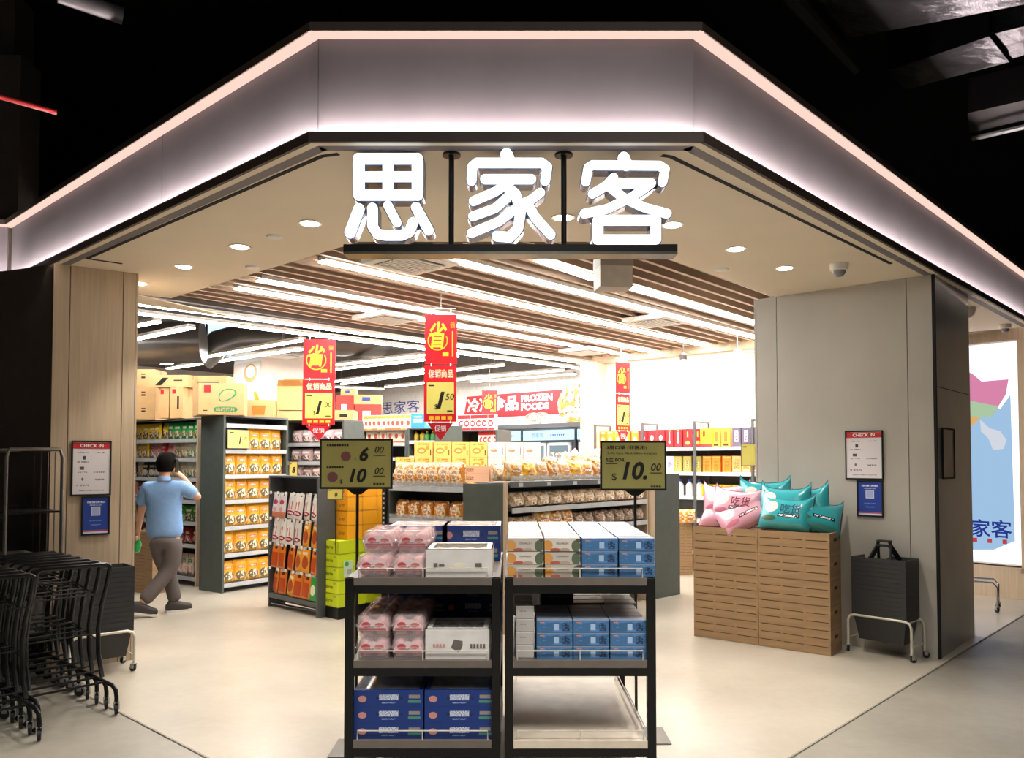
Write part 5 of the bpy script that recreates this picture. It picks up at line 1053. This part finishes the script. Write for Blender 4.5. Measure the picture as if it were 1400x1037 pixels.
# ================================================================== PILLOW BAGS
def pillow_mesh(nm, base, dark, band):
    m = printed(nm+'_print', base, [('o', .26, .52, .26, .30, '#efdccf'), ('o', .24, .22, .3, .14, dark), ('noise', .0, .5, 1, 2, dark), ('r', .62, .30, .42, .09, band), ('t', .62, .30, .36, .05, '#fff', 26)], rough=.22, coat=.5, bump=.25)
    return bag_mesh(nm, .44, .30, .17, m, ears=.05, wr=.004, nx=16, nz=12, pinch=.06)
pk_m, tl_m = pillow_mesh('pink_pillow', '#e9a9bc', '#c8788c', '#5c2a3c'), pillow_mesh('teal_pillow', '#37aab4', '#4a6a52', '#123a48')
pipm = mat('pillow_piping', '#1d3c4a', .5, noise=0); pipm2 = mat('pillow_piping_red', '#5a2036', .5, noise=0)
def edge_path(w_, h_, e):
    P_ = []
    def f(u, v): 
        return (w_/2*u, 0, h_/2*(v+1)+e*(abs(u)**8)*max(0, v)**2-e*.5*(1-u*u)*max(0, v))
    for i in range(15): P_.append(f(-1+2*i/14, -1))
    for i in range(1, 13): P_.append(f(1, -1+2*i/12))
    for i in range(1, 15): P_.append(f(1-2*i/14, 1))
    for i in range(1, 12): P_.append(f(-1, 1-2*i/12))
    return P_
pip = MB().tube(edge_path(.44, .30, .05), .004, 6, closed=True); PIPT = pip.mesh('piping', pipm); PIPP = pip.mesh('piping', pipm2)
def pillow(P, rz, rx, ry, teal, lb, txt=0):
    r = empty('pillow_bag', P, rz, lb, 'pillow', 'teal pillow bags on the crates' if teal else 'pink pillow bags on the crates'); r.rotation_euler = (rx, ry, rz)
    for nm, me in (('cushion', tl_m if teal else pk_m), ('piping', PIPT if teal else PIPP)):
        o = bpy.data.objects.new(nm, me); COL.objects.link(o); o.parent = r
    c = mat('teal_ink', '#12506a', .4, noise=0) if teal else mat('plum_ink', '#7b2747', .4, noise=0)
    if txt: text('吃货', .065, .165, .17, .09, c, r, y=-.094, bold=.012)
TZc = 5*CHt+.002; ez = lambda t, o=.14, z=0: kc0+dk_*t+Vector((-dk_.y, dk_.x, 0))*o+Vector((0, 0, TZc+z))
pillow(ez(.24, .09, .0), rzc+.15, -1.0, .0, 0, 'pink pillow bag lying lowest at the front of the pink pile', 1)
pillow(ez(.33, .14, .05), rzc+.05, -.32, .06, 0, 'pink pillow bag standing with large dark print, front of the pink pile', 1)
pillow(ez(.22, .24, .08), rzc+.1, -.2, -.05, 0, 'pink pillow bag behind the other pink ones')
pillow(ez(.50, .10, .0), rzc+.5, -.6, -.5, 0, 'pink pillow bag leaning against the teal ones')
pillow(ez(.55, .30, .12), rzc+.2, -.15, .0, 1, 'teal pillow bag tips showing behind the pink pile')
pillow(ez(.80, .07, .0), rzc+.02, -.38, .05, 1, 'teal pillow bag with large dark print, front of the teal pile', 1)
pillow(ez(.76, .17, .075), rzc-.03, -.25, .02, 1, 'teal pillow bag standing directly behind the front teal one')
pillow(ez(1.03, .14, .0), rzc+.5, -.5, .25, 1, 'teal pillow bag at the pillar end turned sideways')
pillow(ez(.92, .27, .06), rzc-.1, -.15, -.1, 1, 'teal pillow bag leaning against the grey pillar')

# ================================================================== SHOPPING BASKETS ON CHROME STANDS
bk = mat('basket_plastic', '#2c2d2f', .45, scale=40, noise=.05)
BW_, BD_, BH_ = .44, .26, .23
mbk = MB(); t = .006; e = .035
def tub(mb, w_, d_, h_, z0, tp):
    for s_, (a, b) in ((0, (w_/2, d_/2)), (1, (w_/2-t, d_/2-t))): pass
    o = [(-w_/2+tp, -d_/2+tp, z0), (w_/2-tp, -d_/2+tp, z0), (w_/2-tp, d_/2-tp, z0), (-w_/2+tp, d_/2-tp, z0), (-w_/2, -d_/2, z0+h_), (w_/2, -d_/2, z0+h_), (w_/2, d_/2, z0+h_), (-w_/2, d_/2, z0+h_)]
    n = [(x*(1-2*t/w_), y*(1-2*t/d_), z+(t if i < 4 else 0)) for i, (x, y, z) in enumerate(o)]
    fs = [(0, 3, 2, 1), (0, 1, 5, 4), (1, 2, 6, 5), (2, 3, 7, 6), (3, 0, 4, 7)]; fi = [tuple(8+i for i in f[::-1]) for f in fs]
    mb.add(o+n, fs+fi+[(4, 5, 13, 12), (5, 6, 14, 13), (6, 7, 15, 14), (7, 4, 12, 15)])
tub(mbk, BW_-.012, BD_-.012, BH_, 0, e); TUB = mbk.mesh('tub', bk)
rimb = MB().box(-BW_/2, BW_/2, -BD_/2, -BD_/2+.008, BH_-.036, BH_).box(-BW_/2, BW_/2, BD_/2-.008, BD_/2, BH_-.036, BH_).box(-BW_/2, -BW_/2+.008, -BD_/2+.008, BD_/2-.008, BH_-.036, BH_).box(BW_/2-.008, BW_/2, -BD_/2+.008, BD_/2-.008, BH_-.036, BH_); RIM = rimb.mesh('rim', bk)
def basket(P, rz, lb, grp, handle=False):
    r = empty('shopping_basket', P, rz, lb, 'basket', grp)
    for nm, me in (('tub', TUB), ('rim', RIM)): o = bpy.data.objects.new(nm, me); COL.objects.link(o); o.parent = r
    if handle:
        for s_ in (-1, 1): MB().tube([(-.09, s_*.03*0-.1*s_, BH_-.02), (-.045, s_*.02, BH_+.135), (.045, s_*.02, BH_+.135), (.09, -.1*s_, BH_-.02)], .011, 8).build('handle', M['blackmatte'], r)
    return r
def caster(parent, x, y, z, r_=.025, rz=0, nm='caster', fork=True):
    c = empty(nm, (x, y, 0), rz); c.parent = parent
    MB().lathe([(r_*.6, -.011), (r_, -.009), (r_, .009), (r_*.6, .011)], c=(0, .012, 0), axis='x', n=16).build('wheel', M['rubber'], c, smooth=True).location.z = r_
    MB().box(-.017, -.013, -.008, .022, r_, r_*2+.012).box(.013, .017, -.008, .022, r_, r_*2+.012).box(-.017, .017, -.012, .016, r_*2+.008, r_*2+.014).build('fork', M['zinc'], c)
    return c
def basket_stand(P, rz, n, lb, grp, wd=.49, dp=.34, zt=.315, hz=None, ph=False):
    r = empty('basket_stand', P, rz, lb, 'stand', 'chrome wheeled basket stands')
    for s_ in (0, 1):
        y = 0 if s_ == 0 else dp
        MB().tube([(.0, y, .06), (.0, y, zt-.05), (.015, y, zt-.015), (.05, y, zt), (wd-.05, y, zt), (wd-.015, y, zt-.015), (wd, y, zt-.05), (wd, y, .06)], .011, 10).build('frame_loop', M['cream'], r, smooth=True)
    for x in (.03, wd-.03): MB().tube([(x, 0, zt-.012), (x, dp, zt-.012)], .006, 8).build('side_bar', M['cream'], r, smooth=True)
    MB().tube([(0.0, 0, .12), (0.0, dp, .12)], .005, 8).build('side_bar', M['cream'], r); MB().tube([(wd, 0, .12), (wd, dp, .12)], .005, 8).build('side_bar', M['cream'], r)
    for x in (0, wd):
        for y in (0, dp): caster(r, x, y, 0, .024, random.uniform(-1, 1))
    M4 = Matrix.Translation(P) @ Matrix.Rotation(rz, 4, 'Z')
    for k in range(n):
        zt2 = zt+.032-BH_+k*.0375
        basket(M4 @ Vector((wd/2, dp/2, max(.09, zt2))), rz, f"{lb.split(' ')[0]} basket stack, black basket {ORD[k]} from the bottom, {grp}", 'black baskets '+grp, handle=(ph and k >= n-2))
s0, s1 = onz(1160, 891), onz(1247, 907); ds_ = s1-s0
basket_stand(s0, math.atan2(ds_.y, ds_.x), 13, 'right chrome wheeled stand of black baskets against the grey pillar', 'against the grey pillar', wd=ds_.length, dp=.25, zt=.315, ph=True)
t0_, t1_ = onz(129, 925), onz(192, 912); dt_ = (t1_-t0_); 
basket_stand(Vector((-3.195, 5.755, 0)), math.radians(42), 13, 'left chrome wheeled stand of black baskets by the oak pillar', 'by the oak pillar', wd=.44, dp=.30, zt=.31)
# far chrome stands in the right-hand opening
for i, (px, py) in enumerate(((1348, 838), (1392, 806))):
    P = onz(px, py); r = empty('basket_stand', P-U*.35, math.atan2(U.y, U.x)+.15, ['empty chrome wheeled stand half behind the dark pillar face', 'empty chrome wheeled stand below the map light box'][i], 'stand', 'chrome wheeled basket stands')
    for y in (0, .3): MB().tube([(0, y, .06), (0, y, .26), (.04, y, .31), (.41, y, .31), (.45, y, .26), (.45, y, .06)], .010, 8).build('frame_loop', M['chrome'], r, smooth=True)
    for z in (.29, .12): MB().tube([(0, 0, z), (0, .3, z)], .006, 6).build('side_bar', M['chrome'], r); MB().tube([(.45, 0, z), (.45, .3, z)], .006, 6).build('side_bar', M['chrome'], r)
    for x in (0, .45):
        for y in (0, .3): caster(r, x, y, 0, .026, random.uniform(-1, 1))

# ================================================================== NESTED SHOPPING TROLLEYS
tb = mat('trolley_black', '#111112', .3, .4)
def trolley():
    r = empty('shopping_trolley', (0, 0, 0), 0, 'x', 'trolley', 'x'); W2 = .42
    # local x along the handle, local -y towards the open end of the nest
    up = [(0, .06, .05+.1), (0, .0, .17), (0, .02, .20), (0, .09, .34), (0, .10, .50), (0, .05, .66), (0, -.03, .80), (0, -.07, .90), (0.0, -.07, .92)]
    path = up[2:]+[(.02, -.07, .935)]; pr_ = [(W2-x, y, z) for x, y, z in path][::-1]
    MB().tube(path+pr_, .0145, 8).build('main_loop', tb, r, smooth=True)
    for z, y in ((.74, .0), (.47, .1), (.24, .04)): MB().tube([(0, y, z), (W2, y, z)], .006, 6).build('cross_bar', tb, r)
    MB().tube([(-.01, .42, .17), (-.01, .0, .17), (-.01, -.12, .17), (-.01, -.17, .15), (-.01, -.185, .11), (-.01, -.185, .075)], .0135, 8).build('base_rail', tb, r, smooth=True)
    MB().tube([(W2+.01, .42, .17), (W2+.01, .0, .17), (W2+.01, -.12, .17), (W2+.01, -.17, .15), (W2+.01, -.185, .11), (W2+.01, -.185, .075)], .0135, 8).build('base_rail', tb, r, smooth=True)
    MB().tube([(-.01, .0, .17), (W2+.01, .0, .17)], .008, 8).build('cross_bar', tb, r, smooth=True)
    for z in (.72, .44):
        for x in (.02, .21, W2-.02): MB().tube([(x, .08, z), (x, .50, z+.05)], .0045, 6).build('basket_wire', tb, r)
        MB().tube([(.02, .50, z+.05), (W2-.02, .50, z+.05)], .006, 6).build('cross_bar', tb, r)
    for x in (-.01, W2+.01):
        for y in (-.185, .40): caster(r, x, y, 0, .034, random.uniform(-.6, .9))
    return r
T0 = trolley(); TR = math.atan2(V.y, V.x)
def put_trolley(r, P, lb, grp): r.location = P; r.rotation_euler = (0, 0, TR); r['label'] = lb; r['group'] = grp
# V runs along the handle; -U is deeper into the nest: local y = (-sin, cos) of TR = -U
base1 = Vector((-2.915, 4.83, 0)); base2 = Vector((-3.12, 4.36, 0))
for i in range(7):
    r = T0 if i == 0 else copy_tree(T0); put_trolley(r, base1-U*(.158*i), f"black shopping trolley in the row beside the baskets, {ORD[i]} from the open end", 'nested trolleys beside the baskets')
for i in range(6):
    r = copy_tree(T0); put_trolley(r, base2-U*(.158*i), f"black shopping trolley in the front row at the left edge, {ORD[i]} from the open end", 'nested trolleys at the left edge')
# dark wire trolley cage against the brown wall
cg = empty('wire_cage', Vector((-3.52, 5.5, 0))-U*.72, math.atan2(U.y, U.x), 'tall dim wire cage trolley against the dark brown wall', 'cage')
wr = mat('cage_steel', '#6d6864', .35, .7)
for x in (0, .72):
    MB().tube([(x, 0, .08), (x, 0, 1.62), (x, .02, 1.68), (x, .34, 1.68), (x, .36, 1.62), (x, .36, .08)], .014, 8).build('side_frame', wr, cg, smooth=True)
for z in (.3, .75, 1.2, 1.66): MB().tube([(0, 0, z), (.72, 0, z)], .009, 6).build('cross_bar', wr, cg)
for z in (.32, .77, 1.22): MB().box(.01, .71, .02, .35, z, z+.015).build('shelf_board', M['black'], cg)
for x in (.15, .3, .45, .6): MB().tube([(x, .35, .1), (x, .35, 1.66)], .004, 6).build('upright_wire', wr, cg)
for x in (0, .72):
    for y in (0.0, .36): caster(cg, x, y, 0, .035)
tag(MB().box(.05, .35, .03, .3, 0, .26).build('storage_bin', mat('bin_grey', '#77706a', .5), loc=Vector((-3.52, 5.5, .336))-U*.45, rz=math.atan2(U.y, U.x), bevel=.02), 'dim grey bin on the wire cage shelf', 'bin')
tag(MB().box(.05, .5, .03, .3, 0, .13).build('folded_sheet', mat('sheet_brown', '#4a3f36', .8), loc=Vector((-3.52, 5.5, .786))-U*.62, rz=math.atan2(U.y, U.x), bevel=.03), 'dim brown folded sheet on the wire cage shelf', 'sheet')

# ================================================================== THE MAN IN BLUE
MX, MY = aty(225, 838, 8.3).x, 8.3
def skin(name, verts, edges, rad, m, parent, sub=2, root=0):
    me = bpy.data.meshes.new(name); me.from_pydata(verts, edges, []); me.materials.append(m)
    o = bpy.data.objects.new(name, me); COL.objects.link(o); o.parent = parent
    md = o.modifiers.new('skin', 'SKIN'); md.use_smooth_shade = True; md.branch_smoothing = .4
    if not me.skin_vertices: 
        bpy.context.view_layer.objects.active = o
        try: bpy.ops.mesh.customdata_skin_add()
        except Exception: pass
    for i, rr in enumerate(rad):
        sv = me.skin_vertices[0].data[i]; sv.radius = rr if isinstance(rr, tuple) else (rr, rr); sv.use_root = (i == root)
    s_ = o.modifiers.new('subdivision', 'SUBSURF'); s_.levels = sub; s_.render_levels = sub
    return o
man = empty('person', (MX, MY, 0), 0, 'man in a blue polo shirt and grey trousers walking away, hand raised to ear', 'person')
sk = mat('skin_tone', '#d9a486', .5, noise=.02); shirt = mat('shirt_blue', '#7fa6d6', .8, scale=30, noise=.04, bump=.15); trou = mat('trouser_grey', '#5d5553', .8, noise=.05); shoe = mat('shoe_brown', '#2f2a26', .6); hairm = mat('hair_black', '#0d0b0a', .95, spec=.1)
J = dict(pel=(.02, 0, .86), waist=(-.01, 0, 1.0), chest=(-.02, 0, 1.22), neckb=(-.03, .0, 1.385), neck=(-.025, .01, 1.45), head=(-.02, .02, 1.55), crown=(-.02, .02, 1.62),
         shl=(-.20, 0, 1.34), ell=(-.275, .02, 1.06), wrl=(-.315, .05, .85), hal=(-.32, .06, .78), shr=(.17, 0, 1.34), elr=(.33, .06, 1.19), wrr=(.15, .10, 1.40), har=(.095, .09, 1.46),
         hl=(-.10, 0, .82), kl=(.00, .06, .44), al=(.06, .12, .10), hr=(.11, 0, .82), kr=(.05, .00, .46), ar=(-.15, -.22, .14))
ks = list(J); vs_ = [J[k] for k in ks]; ix = {k: i for i, k in enumerate(ks)}
ed = [('pel', 'waist'), ('waist', 'chest'), ('chest', 'neckb'), ('neckb', 'neck'), ('neck', 'head'), ('head', 'crown'), ('chest', 'shl'), ('shl', 'ell'), ('ell', 'wrl'), ('wrl', 'hal'), ('chest', 'shr'), ('shr', 'elr'), ('elr', 'wrr'), ('wrr', 'har'), ('pel', 'hl'), ('hl', 'kl'), ('kl', 'al'), ('pel', 'hr'), ('hr', 'kr'), ('kr', 'ar')]
rad = dict(pel=(.06, .10), waist=(.07, .12), chest=(.07, .12), neckb=.06, neck=.052, head=(.088, .082), crown=(.07, .065), shl=.055, ell=.042, wrl=.028, hal=(.036, .018), shr=.055, elr=.042, wrr=.028, har=(.036, .018), hl=.05, kl=.056, al=.038, hr=.05, kr=.056, ar=.038)
E_ = [(ix[a], ix[b]) for a, b in ed]; R__ = [rad[k] for k in ks]
def fingers(hand, base, side, curl):
    h = Vector(J[hand]); wv = Vector(J[base]); d = (h-wv).normalized(); sd = Vector((0, 1, 0)) if side else Vector((.6, .6, -.3)).normalized()
    for k, (off, ln) in enumerate(((-.026, .06), (-.009, .07), (.009, .066), (.026, .052))):
        a = h+sd*off+d*.03; b = a+d*ln*.5+curl*.3*ln; c = b+d*ln*.3+curl*ln*.6
        i0 = len(vs_); vs_.extend([tuple(a), tuple(b), tuple(c)]); R__.extend([.0095, .009, .0075]); E_.extend([(ix[hand], i0), (i0, i0+1), (i0+1, i0+2)])
    a = h-d*.02+sd*-.045; b = a+d*.04+curl*.02; i0 = len(vs_); vs_.extend([tuple(a), tuple(b)]); R__.extend([.011, .009]); E_.extend([(ix[hand], i0), (i0, i0+1)])
fingers('hal', 'wrl', True, Vector((.7, 0, 0))); fingers('har', 'wrr', False, Vector((-.3, -.2, .2)))
body = skin('body', vs_, E_, R__, sk, man, 2, 0)
# clothing as skinned layers over the same joints
def layer(nm, pts, edges, rads, m, sub=2): return skin(nm, pts, edges, rads, m, man, sub)
layer('polo_shirt', [(-.012, 0, .745), (-.015, 0, .92), (-.02, 0, 1.12), (-.022, 0, 1.28), (-.025, .0, 1.37), (-.20, 0, 1.335), (-.245, .01, 1.20), (-.262, .015, 1.11), (.165, 0, 1.335), (.24, .03, 1.27), (.295, .045, 1.22)],
      [(0, 1), (1, 2), (2, 3), (3, 4), (3, 5), (5, 6), (6, 7), (3, 8), (8, 9), (9, 10)], [(.14, .215), (.135, .205), (.13, .205), (.12, .20), (.07, .09), .082, .078, .074, .082, .078, .074], shirt)
MB().lathe([(.066, -.02), (.068, .015), (.058, .03)], c=(-.027, .005, 1.405), n=20).build('collar', shirt, man, smooth=True)
layer('trousers', [(.0, 0, .84), (.0, 0, .76), (-.085, .0, .70), (-.045, .04, .56), (.0, .06, .44), (.035, .09, .27), (.06, .12, .10), (.095, .0, .70), (.075, .0, .58), (.05, .0, .46), (-.04, -.11, .30), (-.14, -.205, .15)],
      [(0, 1), (1, 2), (2, 3), (3, 4), (4, 5), (5, 6), (1, 7), (7, 8), (8, 9), (9, 10), (10, 11)], [(.13, .19), (.13, .19), .108, .098, .086, .076, .072, .108, .100, .088, .078, .074], trou)
for nm, P_, rot, tilt in (('shoe', (.065, .10, 0), -.9, 0), ('shoe', (-.165, -.23, .0), -1.0, .35)):
    mb = MB(); prof = [(-.09, .034, .05), (-.06, .042, .085), (-.01, .043, .09), (.05, .045, .07), (.11, .047, .055), (.16, .036, .045), (.175, .012, .03)]
    vsx = []; n = 10
    for y, hw, hh_ in prof:
        for t in range(n): a = PI*t/(n-1); vsx.append((hw*math.cos(a), y, .018+hh_*math.sin(a)**.7))
    k = len(prof); fs = [(i*n+t, i*n+t+1, (i+1)*n+t+1, (i+1)*n+t) for i in range(k-1) for t in range(n-1)]+[tuple(range(n)), tuple((k-1)*n+t for t in range(n-1, -1, -1))]
    mb.add(vsx, fs); o = mb.build('shoe', shoe, man, smooth=True); o.location = P_; o.rotation_euler = (tilt*-.6, 0, rot); o.location.z = .0 if not tilt else .035; o.scale = (1, 1, 1.25)
    MB().prism([(-.09, 0), (.0, 0), (.17, .0), (.178, .02), (-.095, .02)], -.044, .044).build('sole', mat('sole_white', '#d9d4cc', .6), o).rotation_euler = (0, 0, PI/2)
# hair, ears and face
mb = MB(); n = 20; vs2 = []; rings = 9
for i in range(rings+1):
    th = PI*.75*i/rings
    for t in range(n): a = 2*PI*t/n; cut = 1.0 if math.sin(a) < .35 else max(.0, 1-(th-.9)*.35) ; vs2.append((-.02+.088*math.sin(th)*math.cos(a)*1.0, .02+.104*math.sin(th)*math.sin(a)*(1 if math.sin(a) < 0 else .93), 1.565+.118*math.cos(th*(1 if math.sin(a) < .3 else .5))))
mb.add(vs2, [(i*n+t, i*n+(t+1) % n, (i+1)*n+(t+1) % n, (i+1)*n+t) for i in range(rings) for t in range(n)]); hb_ = mb.build('hair', hairm, man, smooth=True)
so_ = hb_.modifiers.new('solid', 'SOLIDIFY'); so_.thickness = .008
for s_ in (-1, 1):
    e_ = MB().lathe([(.001, -.012), (.022, -.008), (.026, 0), (.018, .008), (.001, .01)], axis='x', n=12).build('ear', sk, man, smooth=True); e_.location = (-.02+s_*.084, .03, 1.545); e_.scale = (1, .7, 1.2)
    ey = MB().lathe([(.001, -.012), (.012, -.006), (.013, 0), (.001, .01)], axis='y', n=10).build('eye', M['whiteink'], man, smooth=True); ey.location = (-.02+s_*.032, .112, 1.56)
    MB().lathe([(.001, 0), (.006, .003), (.001, .005)], axis='y', n=8).build('pupil', M['ink'], ey)
MB().add([(-.034, .108, 1.525), (-.006, .108, 1.525), (-.02, .140, 1.53), (-.02, .112, 1.565)], [(0, 1, 2), (1, 3, 2), (3, 0, 2), (0, 3, 1)]).build('nose', sk, man)
MB().box(-.042, .002, .108, .116, 1.497, 1.504).build('mouth', mat('lip_pink', '#a8605a', .5), man)
o = MB().lathe([(.012, -.07), (.03, -.06), (.034, -.02), (.034, .03), (.016, .06), (.012, .075)], n=14).build('green_bottle', mat('bottle_green', '#35c66f', .3), loc=(MX-.315, MY+.05, .70), smooth=True); tag(o, 'small bright green pack held in the hanging hand of the man', 'pack'); o.rotation_euler = (.1, .2, 0)
o = MB().box(-.006, .006, -.035, .035, -.07, .07).build('phone', M['black'], loc=(MX+.085, MY+.05, 1.545), bevel=.004); tag(o, 'dark phone held to the ear of the man in blue', 'phone')
